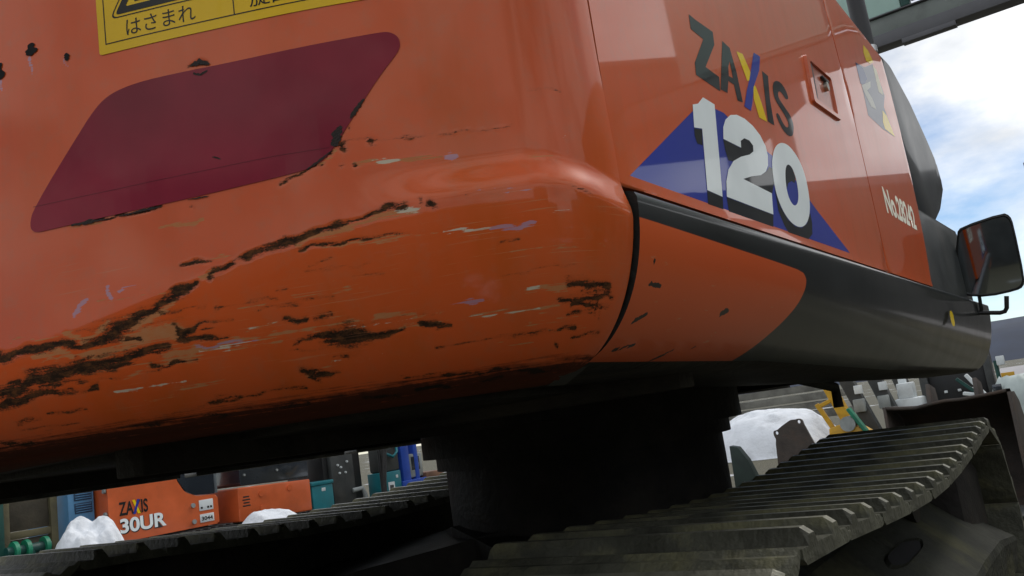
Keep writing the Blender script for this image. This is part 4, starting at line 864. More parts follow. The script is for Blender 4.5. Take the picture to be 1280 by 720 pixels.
# one track shoe: plate with two grouser bars, overlapping lip and bolt heads. local u = travel, v = across, w = outwards
PITCH, SW = 0.26, 0.60
def shoe_mesh():
    prof = [(-.112, 0), (-.112, .014), (-.082, .014), (-.072, .040), (-.052, .040), (-.042, .014), (.030, .014), (.038, .040), (.058, .040), (.070, .014), (.098, .014), (.108, .006), (.122, .006), (.122, -.004), (.10, -.010), (-.10, -.010)]
    prof = [(a*1.14, b) for a, b in prof]
    bm = bmesh.new(); hw = SW/2
    n = len(prof); rows = []
    for v_, cut in ((-hw, 1), (-hw+.014, 0), (hw-.014, 0), (hw, 1)):
        row = []
        for i, (a, b) in enumerate(prof):
            bb = b
            if cut and b > .03: bb = .030          # grousers chamfered at both ends
            row.append(bm.verts.new((a, v_, bb)))
        rows.append(row)
    for A, B in zip(rows, rows[1:]):
        for k in range(n): bm.faces.new((A[k], A[(k+1) % n], B[(k+1) % n], B[k]))
    bm.faces.new(rows[0][::-1]); bm.faces.new(rows[-1])
    bmesh.ops.bevel(bm, geom=[e_ for e_ in bm.edges if e_.calc_face_angle(0) > 0.6], offset=.004, segments=1, affect='EDGES')
    for bx_, bv in ((-.022, -.10), (-.022, .10), (.010, -.10), (.010, .10)):
        add_cyl(bm, (bx_, bv, .010), (bx_, bv, .026), .015, .013, 8)
    bmesh.ops.recalc_face_normals(bm, faces=bm.faces)
    me = bpy.data.meshes.new('track_shoe'); bm.to_mesh(me); bm.free(); me.materials.append(M['shoe']); me.materials.append(M['worn'])
    for p_ in me.polygons:
        if p_.normal.z > .8 and p_.center.z > .034: p_.material_index = 1
    return me
SHOE = shoe_mesh()
def track_path(zoff):
    pts = []
    yr, yf, r = 1.33, 3.56, 0.355; zc = 0.402
    for a in np.linspace(math.pi, math.pi/2, 24): pts.append((yr+r*math.cos(a), zc+r*math.sin(a)))
    for t in np.linspace(0, 1, 60)[1:-1]:
        y = yr+(yf-yr)*t; sag = 0.055*math.sin(math.pi*t)**1.3 if 0 < t < 1 else 0; pts.append((y, zc+r-sag))
    for a in np.linspace(math.pi/2, -math.pi/2, 46): pts.append((yf+r*math.cos(a), zc+r*math.sin(a)))
    for t in np.linspace(0, 1, 40)[1:-1]: pts.append((yf+(yr-yf)*t, zc-r))
    for a in np.linspace(-math.pi/2, -math.pi, 24): pts.append((yr+r*math.cos(a), zc+r*math.sin(a)))
    return np.array(pts)+np.array([0, zoff])
def make_track(xc, zoff, outer):
    t = empty('track', (xc, CY, zoff)); t.parent = ex; t.location = (xc-CX, 0, zoff)
    P = track_path(0.0); d = np.hypot(*np.diff(P, axis=0).T); L = np.concatenate([[0], np.cumsum(d)]); tot = L[-1]
    n = int(round(tot/PITCH)); rnd = random.Random(int(xc*100))
    for k in range(n):
        s = (k+0.35)*tot/n; y = np.interp(s, L, P[:, 0]); z = np.interp(s, L, P[:, 1])
        y2 = np.interp((s+.04) % tot, L, P[:, 0])-np.interp((s-.04) % tot, L, P[:, 0]); z2 = np.interp((s+.04) % tot, L, P[:, 1])-np.interp((s-.04) % tot, L, P[:, 1])
        u = Vector((0, y2, z2)).normalized(); w_ = Vector((0, -u.z, u.y)); v_ = Vector((1, 0, 0))
        o = bpy.data.objects.new('track_shoe', SHOE); COL.objects.link(o); o.parent = t
        rm = Matrix((u, -v_, w_)).transposed()
        if rm.determinant() < 0: rm = Matrix((u, v_, w_)).transposed()
        o.matrix_local = Matrix.Translation((rnd.uniform(-.003, .003), y-CY, z)) @ rm.to_4x4()
    # link chain just inside the shoes
    bm = bmesh.new()
    for sx_ in (-.06, .06):
        pin = [(p[0]+(CY-p[0])*0.0, p[1]) for p in P]
        nrm = []
        ring_o, ring_i = [], []
        for i in range(len(P)):
            a = P[(i-1) % len(P)]; b = P[(i+1) % len(P)]; tx, tz = b-a; l_ = math.hypot(tx, tz) or 1; nx__, nz__ = tz/l_, -tx/l_
            ring_o.append((P[i][0]+nx__*.010, P[i][1]+nz__*.010)); ring_i.append((P[i][0]+nx__*.075, P[i][1]+nz__*.075))
        vs1 = [[bm.verts.new((xc+sx_+dx, q[0], q[1]+zoff)) for q in rg_] for rg_ in (ring_o, ring_i) for dx in (-.018, .018)]
        m = len(P)
        for A, B in ((0, 1), (1, 3), (3, 2), (2, 0)):
            for i in range(m): j = (i+1) % m; bm.faces.new((vs1[A][i], vs1[A][j], vs1[B][j], vs1[B][i]))
    from_bm('link_chain', bm, M['under'], t)
    # sprocket, idler, rollers
    for yy, nm in ((1.33, 'sprocket'), (3.56, 'idler')):
        bm = bmesh.new(); add_cyl(bm, (xc-.05, yy, .402+zoff), (xc+.05, yy, .402+zoff), .28, n=28); add_cyl(bm, (xc-.11, yy, .402+zoff), (xc+.11, yy, .402+zoff), .15, n=20)
        from_bm(nm, bm, M['under'], t, auto=40)
    for yy in (1.85, 2.25, 2.65, 3.05): cyl('roller', (xc-.12, yy, .16+zoff), (xc+.12, yy, .16+zoff), .085, M['under'], t, n=16)
    cyl('carrier_roller', (xc-.12, 2.95, .60+zoff), (xc+.12, 2.95, .60+zoff), .065, M['under'], t, n=16)
    # side frame with a sloping mud-covered top plate on the outer side
    s_ = outer
    def X(q): return xc+s_*q
    prof = [(-.20, .22), (-.20, .56), (-.06, .60), (.06, .585), (.275, .405), (.280, .38), (.262, .22)]
    bm = bmesh.new(); ys = [1.62, 1.75, 2.0, 2.3, 2.6, 3.0, 3.4, 3.80]
    rows = []
    for i, y in enumerate(ys):
        k = {0: .86, 7: .62, 6: .92}.get(i, 1.0)
        rows.append([bm.verts.new((X(a), y, zoff+.22+(b-.22)*k)) for a, b in prof])
    for A, B in zip(rows, rows[1:]):
        for k in range(len(prof)): q = (k+1) % len(prof); bm.faces.new((A[k], B[k], B[q], A[q]))
    bm.faces.new(rows[0]); bm.faces.new(rows[-1][::-1])
    fr_ = from_bm('track_frame', bm, M['frame'], t, auto=10)
    box('idler_dark_fill', (xc-.22, 3.36, .14+zoff), (xc+.20, 3.84, .655+zoff), M['under'], t, .06)  # dark box added to fill the front wrap with shade
    # mud relief outlet in the sloping plate (rim round a flat black print for its inner shade)
    def slope(q, y, lift=0.0): return (X(.06+(.275-.06)*q)+s_*lift*.7, y, zoff+.585-(.18)*q+lift*.72)
    for yc in (2.62,):
        lp = round_poly([(2.42, .30), (2.64, .30), (2.76, .40), (2.70, .47), (2.48, .47), (2.38, .40)], .05, 4)
        decal('mud_outlet', fill2d([lp]), lambda y, q: slope(q, y, .004), M['void'], fr_)
        lo = grow(lp, 1.10); bm = bmesh.new(); A = [bm.verts.new(slope(b, a, .001)) for a, b in lo]; B = [bm.verts.new(slope(b, a, .012)) for a, b in grow(lp, 1.05)]; Cc = [bm.verts.new(slope(b, a, .003)) for a, b in lp]
        for R1, R2 in ((A, B), (B, Cc)):
            for k in range(len(R1)): j = (k+1) % len(R1); bm.faces.new((R1[k], R1[j], R2[j], R2[k]))
        from_bm('outlet_rim', bm, M['frame'], fr_)
    if outer < 0: box('chain_dark_fill', (xc-.17, 1.45, .50+zoff), (xc+.17, 3.45, .735+zoff), M['under'], t, .02)  # dark box added so the see-through gap reads as shade
    for yc in (2.15, 3.0):
        box('frame_slot', (X(.266)-.01, yc, .26+zoff), (X(.266)+.012, yc+.035, .34+zoff), M['black'], fr_, 0.003)
    return t
make_track(-0.72, 0.0, 1)
make_track(-2.70, 0.045, -1)
# ------------------------------------------------------------------ left background: machines parked along the yard at x = -8
XF = -8.0
fyz = lambda y, z, d: (d, y, z)
M['teal'] = simple('teal_paint', (0.010, 0.17, 0.20), 0.45, 0.15, 5, dirt=(0.05, 0.07, 0.07), dirt_amt=0.4)
M['skyblue'] = simple('pale_blue_paint', (0.085, 0.24, 0.42), 0.45, 0.12, 5, dirt=(0.1, 0.1, 0.1), dirt_amt=0.35)
M['bluem'] = simple('blue_paint', (0.018, 0.07, 0.40), 0.4, 0.15, 5, dirt=(0.04, 0.05, 0.08), dirt_amt=0.3)
M['green'] = simple('green_paint', (0.008, 0.19, 0.10), 0.45, 0.2, 6, dirt=(0.03, 0.05, 0.04), dirt_amt=0.4)
M['dkgreen'] = simple('dark_green_paint', (0.006, 0.060, 0.048), 0.5, 0.25, 6, dirt=(0.03, 0.035, 0.03), dirt_amt=0.5)
M['brown'] = simple('brown_steel', (0.060, 0.050, 0.032), 0.7, 0.3, 6, bump=0.3, dirt=(0.09, 0.065, 0.035), dirt_amt=0.6)
M['olive'] = simple('olive_steel', (0.115, 0.100, 0.050), 0.7, 0.25, 6, bump=0.2, dirt=(0.05, 0.042, 0.03), dirt_amt=0.5)
M['white'] = simple('white_paint', (0.66, 0.70, 0.70), 0.5, 0.08, 4, dirt=(0.35, 0.36, 0.34), dirt_amt=0.5)
M['myellow'] = simple('machine_yellow', (0.55, 0.30, 0.012), 0.45, 0.15, 6, dirt=(0.14, 0.08, 0.03), dirt_amt=0.5)
M['palegrey'] = simple('pale_grey_steel', (0.26, 0.28, 0.27), 0.55, 0.25, 6, dirt=(0.08, 0.08, 0.07), dirt_amt=0.5)
M['darkgrey'] = simple('dark_grey_steel', (0.045, 0.048, 0.046), 0.6, 0.3, 6, bump=0.2, dirt=(0.10, 0.09, 0.07), dirt_amt=0.4)
M['rusty'] = simple('rusty_steel', (0.060, 0.048, 0.040), 0.75, 0.3, 8, bump=0.4, dirt=(0.10, 0.055, 0.03), dirt_amt=0.5)
def ftext(name, s, y0, y1, z0, z1, x, mat, parent, weight=0.0, shear=0.0):
    bm = text_bm(s, 1.0, 1.0, weight); a0, a1, b0, b1 = bounds(bm)
    for v in bm.verts:
        v.co.x = y0+(v.co.x-a0)/(a1-a0)*(y1-y0); v.co.y = z0+(v.co.y-b0)/(b1-b0)*(z1-z0)
    return decal(name, bm, lambda y, z: (x, y, z), mat, parent)
def rubber_track(parent, y0, y1, xo, h=0.46, wd=0.3):
    r = h/2; poly = [(y0+r-r*math.sin(a), r-r*math.cos(a)) for a in np.linspace(0, math.pi, 12)] + [(y1-r+r*math.sin(a), r+r*math.cos(a)) for a in np.linspace(0, math.pi, 12)]
    bm = bmesh.new(); add_prism(bm, poly, fyz, xo, xo-wd)
    n = int((y1-y0-2*r)/0.09)
    for k in range(n+1):
        y = y0+r+k*0.09; add_box(bm, (xo-wd, y-.02, h-.004), (xo, y+.02, h+.018), .003); add_box(bm, (xo-wd, y-.02, -.0), (xo, y+.02, .004))
    return from_bm('rubber_track', bm, M['rubber'], parent, auto=35)
# --- small orange excavator with lettering
m1 = empty('mini_excavator', (XF, 5.05, 0), 'small orange excavator with silver number lettering on its rear cover', 'excavator', 'small orange excavators parked behind')
cov = round_poly([(4.452, .500), (5.640, .497), (5.655, .52), (5.655, .80), (5.40, .815), (5.27, .875), (5.19, 1.00), (5.165, 1.16), (4.452, 1.16)], .035, 4)
cvr = prism('rear_cover', cov, fyz, XF, XF-1.25, M['orange_far'], m1, 0.018)
prism('cab_window', round_poly([(5.185, 1.16), (5.205, 1.005), (5.285, .885), (5.40, .826), (5.63, .81), (5.63, 1.16)], .015, 3), fyz, XF-.012, XF-.10, M['glass'], m1)
box('window_frame', (XF-.09, 5.635, .815), (XF-.004, 5.665, 1.5), simple('pale_rubber', (0.12, 0.14, 0.15), .5), m1, .004)
box('cab', (XF-1.1, 4.6, 1.155), (XF-.08, 5.66, 2.4), M['glass'], m1, .05); box('cab_roof', (XF-1.15, 4.55, 2.4), (XF-.03, 5.7, 2.5), M['orange_far'], m1, .04)
ftext('lettering', 'ZAXIS', 4.555, 4.855, .745, .875, XF+.003, M['dk'], cvr, .02)
xs1 = decal('lettering_stroke', fill2d([[(4.695, .742), (4.722, .742), (4.772, .878), (4.745, .878)]]), lambda y, z: (XF+.0045, y, z), M['blue'], cvr)
decal('lettering_stroke', fill2d([[(4.745, .742), (4.775, .742), (4.722, .878), (4.694, .878)]]), lambda y, z: (XF+.0038, y, z), M['dyellow'], cvr)
ftext('lettering_shadow', '30UR', 4.560, 5.050, .568, .712, XF+.003, M['dk'], cvr, .055); ftext('lettering', '30UR', 4.555, 5.040, .578, .716, XF+.005, M['silver'], cvr, .03)
for (a, b) in ((.655, .765), (.535, .620)):
    lb_ = box('label_plate', (XF-.002, 5.425, a), (XF+.005, 5.592, b), M['white'], cvr, .002)
    ftext('label_print', '3044' if b < .63 else 'I II', 5.44, 5.575, a+.02, b-.025 if b < .63 else a+.04, XF+.0065, M['ink'], lb_, .03)
for (a, b) in ((5.352, .725), (5.352, .560)): cyl('bolt', (XF-.002, a, b), (XF+.015, a, b), .024, M['palegrey'], cvr, n=12)
for b in (1.0, .78, .62, .53): cyl('bolt', (XF-.03, 4.445, b), (XF-.03, 4.425, b), .022, M['palegrey'], cvr, n=10)
rubber_track(m1, 4.15, 6.0, XF+.10); box('lower_frame', (XF-1.1, 4.5, .40), (XF-.02, 5.55, .498), M['black'], m1, .02)
# --- second orange excavator
m2 = empty('mini_excavator', (XF, 6.4, 0), 'small orange excavator showing a vented panel below its dark cab glass', 'excavator', 'small orange excavators parked behind')
pn = prism('rear_cover', round_poly([(5.905, .46), (6.93, .43), (6.935, .795), (5.915, .828)], .02, 3), fyz, XF, XF-1.1, M['orange_far'], m2, .012)
prism('cab_window', round_poly([(5.955, .842), (6.93, .812), (6.93, 1.35), (5.98, 1.35)], .03, 3), fyz, XF-.01, XF-.9, M['glass'], m2, .008)
for k in range(4): box('vent_slot', (XF-.002, 5.965+.01*(k % 2), .615+.032*k), (XF+.003, 6.065-.01*(k % 2), .630+.032*k), M['black'], pn, .002)
for (a, b) in ((6.22, .725), (6.22, .565), (6.62, .735)): cyl('cover_boss', (XF-.002, a, b), (XF+.010, a, b), .036, M['orange_far'], pn, n=14)
for (a, b) in ((6.02, .955), (6.47, .955)): cyl('bolt', (XF-.015, a, b), (XF+.004, a, b), .014, M['palegrey'], m2, n=8)
rubber_track(m2, 5.75, 7.1, XF+.08, .42); box('lower_frame', (XF-1.0, 6.0, .36), (XF-.02, 6.85, .43), M['black'], m2, .02)
# --- pale blue generator cabinet
gb = empty('generator_cabinet', (XF-.25, 4.29, 0), 'pale blue generator cabinet beside the lettered orange excavator', 'generator')
box('cabinet', (XF-1.0, 4.175, .12), (XF-.2, 4.43, 1.35), M['skyblue'], gb, .015); box('skid', (XF-1.0, 4.16, 0), (XF-.2, 4.45, .12), M['black'], gb, .01)
for a in (.88, 1.00): 
    pnl = box('louvre_panel', (XF-.202, 4.235, a-.052), (XF-.194, 4.405, a+.045), simple('louvre_blue', (0.016, 0.05, 0.10), .5), gb, .003)
    for k in range(4): box('louvre', (XF-.195, 4.245, a-.04+.022*k), (XF-.188, 4.395, a-.033+.022*k), M['skyblue'], pnl, .001)
box('badge_plate', (XF-.202, 4.185, 1.05), (XF-.196, 4.215, 1.09), M['ink'], gb, .002)
# --- olive steel rack with brown panels
rk = empty('steel_rack', (XF-.3, 3.9, 0), 'olive steel rack holding dark brown panels at the left edge', 'rack')
for y in (3.66, 4.085): box('post', (XF-.36, y-.03, 0), (XF-.28, y+.035, 1.3), M['olive'], rk, .006)
for z in (.72, 1.27, .06): box('rail', (XF-.35, 3.69, z-.03), (XF-.29, 4.06, z+.035), M['olive'], rk, .006)
for a, b in ((.10, .685), (.76, 1.235)): box('panel', (XF-.345, 3.695, a), (XF-.315, 4.05, b), M['brown'], rk, .004)
# --- green machine at the left edge
gm = empty('green_pump', (XF-.1, 3.5, 0), 'dark green pump with pipe flanges at the left edge of the view', 'pump')
box('housing', (XF-.6, 3.30, .25), (XF-.15, 3.60, 1.3), M['dkgreen'], gm, .03); box('skid', (XF-.7, 3.2, 0), (XF-.05, 3.95, .10), M['dkgreen'], gm, .01)
box('front_plate', (XF-.15, 3.30, .60), (XF-.13, 3.525, 1.17), M['teal'], gm, .004); box('warning_plate', (XF-.13, 3.44, 1.03), (XF-.122, 3.515, 1.12), M['dyellow'], gm, .003)
cyl('pipe', (XF-.05, 3.55, .60), (XF-.05, 3.92, .60), .045, M['dkgreen'], gm); cyl('pipe', (XF-.05, 3.74, .10), (XF-.05, 3.74, .60), .05, M['dkgreen'], gm)
for y in (3.60, 3.70, 3.86): cyl('flange', (XF-.05, y, .60), (XF-.05, y+.035, .60), .085, M['green'], gm, n=16)
cyl('flange', (XF-.05, 3.74, .40), (XF-.05, 3.74, .44), .09, M['green'], gm, n=16)
# --- snow mounds
def mound(name, cx, cy, rx, ry, h, label, seed=1, n=80):
    V = []; F = []; rnd = random.Random(seed); o = [rnd.uniform(0, 50) for _ in range(4)]
    for i in range(n+1):
        for j in range(n+1):
            a = i/n*2-1; b = j/n*2-1; r = math.hypot(a, b)
            k = float(vnoise(np.array(a*2.2+o[0]+20), np.array(b*2.2+o[1]+20))); k2 = float(vnoise(np.array(a*7+o[2]+20), np.array(b*7+o[3]+20)))
            k3 = float(vnoise(np.array(a*19+o[1]+20), np.array(b*19+o[0]+20))); z = h*max(0, 1-r**2.6*(0.75+.6*k))**0.8*(0.80+0.34*k)+h*(.07*(k2-.5)+.018*(k3-.5))*(1 if r < .95 else 0)
            V.append((cx+a*rx*(1+.1*(k2-.5)), cy+b*ry, z-.01))
    for i in range(n):
        for j in range(n): q = i*(n+1)+j; F.append((q, q+n+1, q+n+2, q+1))
    return tag(mesh(name, V, F, M['snow'], smooth=True), label, 'snow pile')
mound('snow_mound', XF+.30, 4.10, .42, .42, .80, 'small heap of snow in front of the pale blue cabinet', 4)
mound('snow_mound', -7.0, 5.55, .5, .62, .60, 'low snow ridge between the tracks and the second orange excavator', 9)
# --- teal tool bin, black pump unit, hose stand, teal control box, blue lifts
t1 = empty('tool_bin', (XF, 7.1, 0), 'teal tool bin beside the vented orange panel', 'bin')
box('bin_body', (XF-.5, 6.955, .10), (XF, 7.285, .70), M['teal'], t1, .012); box('bin_lid', (XF-.51, 6.945, .70), (XF+.012, 7.295, .745), M['teal'], t1, .01)
box('bin_label', (XF-.002, 7.10, .625), (XF+.004, 7.16, .665), M['white'], t1, .002); box('foot', (XF-.5, 6.97, 0), (XF-.05, 7.26, .10), M['black'], t1, .01)
bk = empty('black_machine', (XF-.3, 7.6, 0), 'black engine unit with shiny bolt heads behind the teal bin', 'engine')
box('engine_block', (XF-.9, 7.33, .15), (XF-.2, 7.98, 1.35), M['black'], bk, .03); box('bell_housing', (XF-.2, 7.40, .35), (XF-.12, 7.78, 1.1), M['darkgrey'], bk, .02); box('base', (XF-1, 7.3, 0), (XF-.1, 8.0, .15), M['black'], bk, .01)
for (y, z) in ((7.50, .90), (7.55, .87), (7.52, .80), (7.62, .80), (7.66, .93)): cyl('bolt', (XF-.12, y, z), (XF-.10, y, z), .014, M['white'], bk, n=8)
tube('exhaust_pipe', [(XF-.1, 7.70, .56), (XF-.05, 7.82, .57), (XF-.05, 7.86, .48), (XF-.05, 7.87, .2)], .03, M['palegrey'], bk)
hs = empty('hose_stand', (XF+.1, 8.06, 0), 'black hose hanging from a thin post beside the teal control box', 'hose')
tube('post', [(XF+.1, 8.03, 0), (XF+.1, 8.03, 1.5)], .022, M['black'], hs); tube('hose', [(XF+.12, 8.10, 1.45), (XF+.14, 8.09, 1.0), (XF+.14, 8.02, .6), (XF+.14, 8.0, .2), (XF+.14, 8.05, .03)], .035, M['rubber'], hs)
box('post_base', (XF, 7.9, 0), (XF+.2, 8.16, .03), M['black'], hs, .005)
cb = empty('control_box', (XF, 8.33, 0), 'teal control box with a white data label', 'control box')
box('box_body', (XF-.3, 8.17, .30), (XF, 8.50, .715), M['teal'], cb, .012); lbx = box('data_label', (XF-.002, 8.24, .34), (XF+.004, 8.36, .58), M['white'], cb, .003); box('label_print', (XF+.003, 8.265, .47), (XF+.006, 8.335, .54), M['darkgrey'], lbx, .001)
box('small_label', (XF-.002, 8.40, .62), (XF+.004, 8.44, .66), M['white'], cb, .002); box('leg', (XF-.28, 8.2, 0), (XF-.2, 8.26, .30), M['black'], cb, .005); box('leg', (XF-.28, 8.42, 0), (XF-.2, 8.48, .30), M['black'], cb, .005)
box('motor_hood', (XF-.3, 8.22, .715), (XF-.02, 8.52, 1.2), M['darkgrey'], cb, .03); tube('cable', [(XF, 8.26, .95), (XF+.05, 8.34, .90), (XF+.05, 8.42, .96), (XF, 8.46, 1.05)], .02, M['teal'], cb)
bl = empty('blue_lift', (XF-.1, 8.75, 0), 'bright blue scissor lift column with a pale cab panel', 'lift')
box('mast', (XF-.3, 8.55, 0), (XF, 8.70, 1.5), M['bluem'], bl, .01); box('mast', (XF-.3, 8.82, 0), (XF-.02, 8.90, 1.5), M['bluem'], bl, .01)
box('cab_panel', (XF-.25, 8.705, .58), (XF-.03, 8.99, .90), M['palegrey'], bl, .02); box('cab_glass', (XF-.032, 8.76, .68), (XF-.026, 8.93, .86), M['glass'], bl, .004); box('deck', (XF-.3, 8.5, .42), (XF+.02, 9.0, .56), M['bluem'], bl, .01); box('base', (XF-.4, 8.45, 0), (XF+.02, 9.05, .12), M['darkgrey'], bl, .01)
cn = empty('supply_crate', (XF, 9.15, 0), 'brown topped crate with blue and white sides beside the blue lift', 'crate')
box('crate_body', (XF-.5, 9.0, .05), (XF, 9.34, .50), M['white'], cn, .01); box('crate_lid', (XF-.52, 8.98, .50), (XF+.02, 9.36, .62), simple('brown_board', (0.17, 0.085, 0.05), .7), cn, .008)
for a in (9.03, 9.20): box('side_board', (XF-.002, a, .12), (XF+.006, a+.10, .40), M['bluem'] if a > 9.1 else M['green'], cn, .003)
box('pallet', (XF-.5, 9.0, 0), (XF, 9.34, .05), M['brown'], cn, .004)

# ------------------------------------------------------------------ right background, seen past the swing bearing
fxz = lambda x, z, d: (x, d, z)
mound('snow_pile', -4.85, 14.2, 1.3, 1.0, .76, 'large rounded snow pile seen below the side skirt', 21)
def at_y(Y, pts): return [(x*Y/8.0, 1+(z-1)*Y/8.0) for x, z in pts]
# bucket lying open towards the machine
bu = empty('digging_bucket', (-1.0, 6.8, 0), 'dark rusty digging bucket lying open in front of the track', 'bucket')
crv = [(6.42, .035), (6.62, .0), (6.85, .03), (7.05, .16), (7.16, .36), (7.14, .56), (7.02, .70), (6.82, .775), (6.55, .785)]
xa, xb = -1.385, -.615
bm = bmesh.new()
def shell(off):
    out = []
    for i, (y, z) in enumerate(crv):
        a = Vector(crv[max(i-1, 0)]); b = Vector(crv[min(i+1, len(crv)-1)]); t = (b-a).normalized(); out.append((y+t.y*off*-1, z+t.x*off))
    return out
inn_ = shell(.022); A = []
xs_ = [xa+(xb-xa)*k/8 for k in range(9)]
rim = [0.0, -.012, -.02, -.006, .004, 0, .006, .012, .022]
for x, dr in zip(xs_, rim):
    A.append(([bm.verts.new((x, y, z+(dr if i >= 7 else 0))) for i, (y, z) in enumerate(crv)], [bm.verts.new((x, y, z+(dr if i >= 7 else 0))) for i, (y, z) in enumerate(inn_)]))
for (o1, i1), (o2, i2) in zip(A, A[1:]):
    for k in range(len(crv)-1): bm.faces.new((o1[k], o1[k+1], o2[k+1], o2[k])); bm.faces.new((i1[k], i2[k], i2[k+1], i1[k+1]))
    bm.faces.new((o1[-1], i1[-1], i2[-1], o2[-1])); bm.faces.new((o1[0], o2[0], i2[0], i1[0]))
from_bm('bucket_shell', bm, M['rusty'], bu, smooth=True)
for x in (xa-.022, xb+.002): prism('side_plate', [(y, z) for y, z in crv]+[(6.47, .40)], fyz, x, x+.02, M['rusty'], bu, .003)
for k in range(5): x = xa+.06+(xb-xa-.12)*k/4; prism('bucket_tooth', [(6.46, .0), (6.46, .06), (6.24, .025), (6.24, .012)], fyz, x-.035, x+.035, M['darkgrey'], bu, .004)
for x in (-1.18, -.86): prism('hinge_ear', [(6.95, .74), (7.2, .5), (7.32, .62), (7.26, .86), (7.05, .90)], fyz, x, x+.03, M['rusty'], bu, .005)
# steel coupler plate with two holes
cp = empty('coupler_plate', (-3.26, 10.2, 0), 'grey steel coupler plate with two round holes before the snow pile', 'plate')
pts = [(-3.50, 0.02), (-2.98, 0.02), (-3.00, .30), (-3.10, .60), (-3.105, .645), (-3.145, .665), (-3.19, .655), (-3.24, .66), (-3.36, .60), (-3.42, .56), (-3.47, .555), (-3.475, .50), (-3.455, .46), (-3.47, .40)]
hl = lambda cx_, cz_, r: [(cx_+r*math.cos(a), cz_+r*math.sin(a)) for a in np.linspace(0, 2*math.pi, 13)[:-1]]
bm = fill2d([round_poly(pts, .02, 2), hl(-3.148, .625, .022), hl(-3.435, .525, .022)])
r = bmesh.ops.extrude_face_region(bm, geom=bm.faces[:]); 
for v in [q for q in r['geom'] if isinstance(q, bmesh.types.BMVert)]: v.co.z += .04
for v in bm.verts: v.co = Vector((v.co.x, 10.2+v.co.z, v.co.y))
from_bm('plate', bm, M['rusty'], cp); box('foot', (-3.52, 10.1, 0), (-2.94, 10.4, .03), M['rusty'], cp, .004)
dp = empty('ripper_tooth', (-3.1, 8.2, 0), 'small dark green ripper tooth beside the swing bearing', 'attachment')
prism('shank', [(-3.26, 0), (-2.95, 0), (-3.08, .40), (-3.16, .53), (-3.24, .55)], fxz, 8.15, 8.25, simple('mossy_steel', (0.020, 0.035, 0.028), .7), dp, .006); box('shoe_plate', (-3.3, 8.05, 0), (-2.9, 8.35, .02), M['rusty'], dp, .003)
# weathered plank stack behind the snow
for k in range(5):
    z = .42+.17*k; y = 17+.03*(k % 2)
    pk = box('plank', (-8.2+.1*(k % 3), y-.5, z), (-4.15-.12*(k % 2)-.05*k, y, z+.135), simple('weathered_board', (0.17, 0.165, 0.14), .8, .35, 3, bump=.4, dirt=(.05, .045, .04), dirt_amt=.7) if k == 0 else bpy.data.materials['weathered_board'], None, .006)
    tag(pk, 'grey weathered plank, %s in the stack behind the snow pile' % ('lowest', 'second from the bottom', 'middle one', 'second from the top', 'topmost')[k], 'plank', 'weathered planks stacked behind the snow pile')
for k, x in enumerate((-7.6, -4.9)):
    tag(box('trestle', (x-.1, 16.45, 0), (x+.1, 17.05, .418), M['brown'], None, .01), 'brown timber trestle under the %s end of the plank stack' % ('far left', 'right hand')[k], 'trestle', 'trestles under the planks')
# yellow boom frame
yb = empty('yellow_boom', (-3.5, 13.4, 0), 'yellow machine boom with slanted braces standing right of the snow pile', 'boom')
def bar(name, a, b, wd, dp_, mat, parent):
    a, b = Vector(a), Vector(b); L = (b-a).length; d = (b-a).normalized(); bm = bmesh.new(); add_box(bm, (-wd/2, -dp_/2, 0), (wd/2, dp_/2, L), .008, 1)
    q = d.to_track_quat('Z', 'Y'); bmesh.ops.transform(bm, matrix=Matrix.Translation(a) @ q.to_matrix().to_4x4(), verts=bm.verts); return from_bm(name, bm, mat, parent, auto=35)
bar('upright', (-3.30, 13.4, .15), (-3.62, 13.4, 1.1), .16, .16, M['myellow'], yb); bar('brace', (-3.52, 13.3, .15), (-3.78, 13.3, .74), .055, .07, M['myellow'], yb); bar('brace', (-3.75, 13.3, .70), (-3.58, 13.3, .76), .05, .06, M['myellow'], yb)
prism('shovel_plate', [(-3.66, 0), (-3.02, 0), (-3.05, .22), (-3.20, .34), (-3.48, .40), (-3.62, .36)], fxz, 13.1, 13.5, M['myellow'], yb, .01); cyl('pivot', (-3.33, 13.05, .40), (-3.33, 13.3, .40), .11, M['palegrey'], yb, n=16)
# dark machine row with pale fittings and a green plough
ms = M['darkgrey']
for k, (x, sl, h) in enumerate(((-3.12, .22, 1.1), (-2.84, .20, 1.15), (-2.62, .14, 1.0))):
    a = empty('hydraulic_arm', (x, 14+.4*k, 0), 'dark slanted hydraulic arm, %s of three behind the bucket' % ('leftmost', 'middle one', 'rightmost')[k], 'hydraulic arm', 'hydraulic arms behind the bucket')
    bar('arm', (x, 14+.4*k, 0), (x-sl*1.6, 14+.4*k, h), .17, .2, ms, a); box('valve_block', (x-.27, 13.85+.4*k, .52), (x-.10, 13.95+.4*k, .72), M['palegrey'], a, .015); box('data_plate', (x-.22, 13.87+.4*k, .80), (x-.10, 13.93+.4*k, .93), M['white'], a, .006)
    box('foot', (x-.2, 13.8+.4*k, 0), (x+.2, 14.2+.4*k, .04), ms, a, .005)
gp = empty('green_plough', (-3.2, 13.2, 0), 'bright green plough blade leaning beside the yellow boom', 'plough')
bar('blade', (-2.98, 13.15, .02), (-3.30, 13.15, .62), .15, .05, M['green'], gp); prism('share', [(-3.15, 0), (-2.72, 0), (-2.75, .16), (-3.1, .24)], fxz, 13.0, 13.2, M['dkgreen'], gp, .01)
wc = empty('white_tank', (-2.6, 14.6, 0), 'white angular tank standing behind the left end of the bucket', 'tank')
box('tank_body', (-2.92, 14.5, .30), (-2.52, 14.9, .62), M['white'], wc, .03); box('tank_neck', (-2.86, 14.55, .62), (-2.62, 14.8, .86), M['white'], wc, .02); box('stand', (-2.9, 14.5, 0), (-2.5, 14.9, .30), ms, wc, .01)
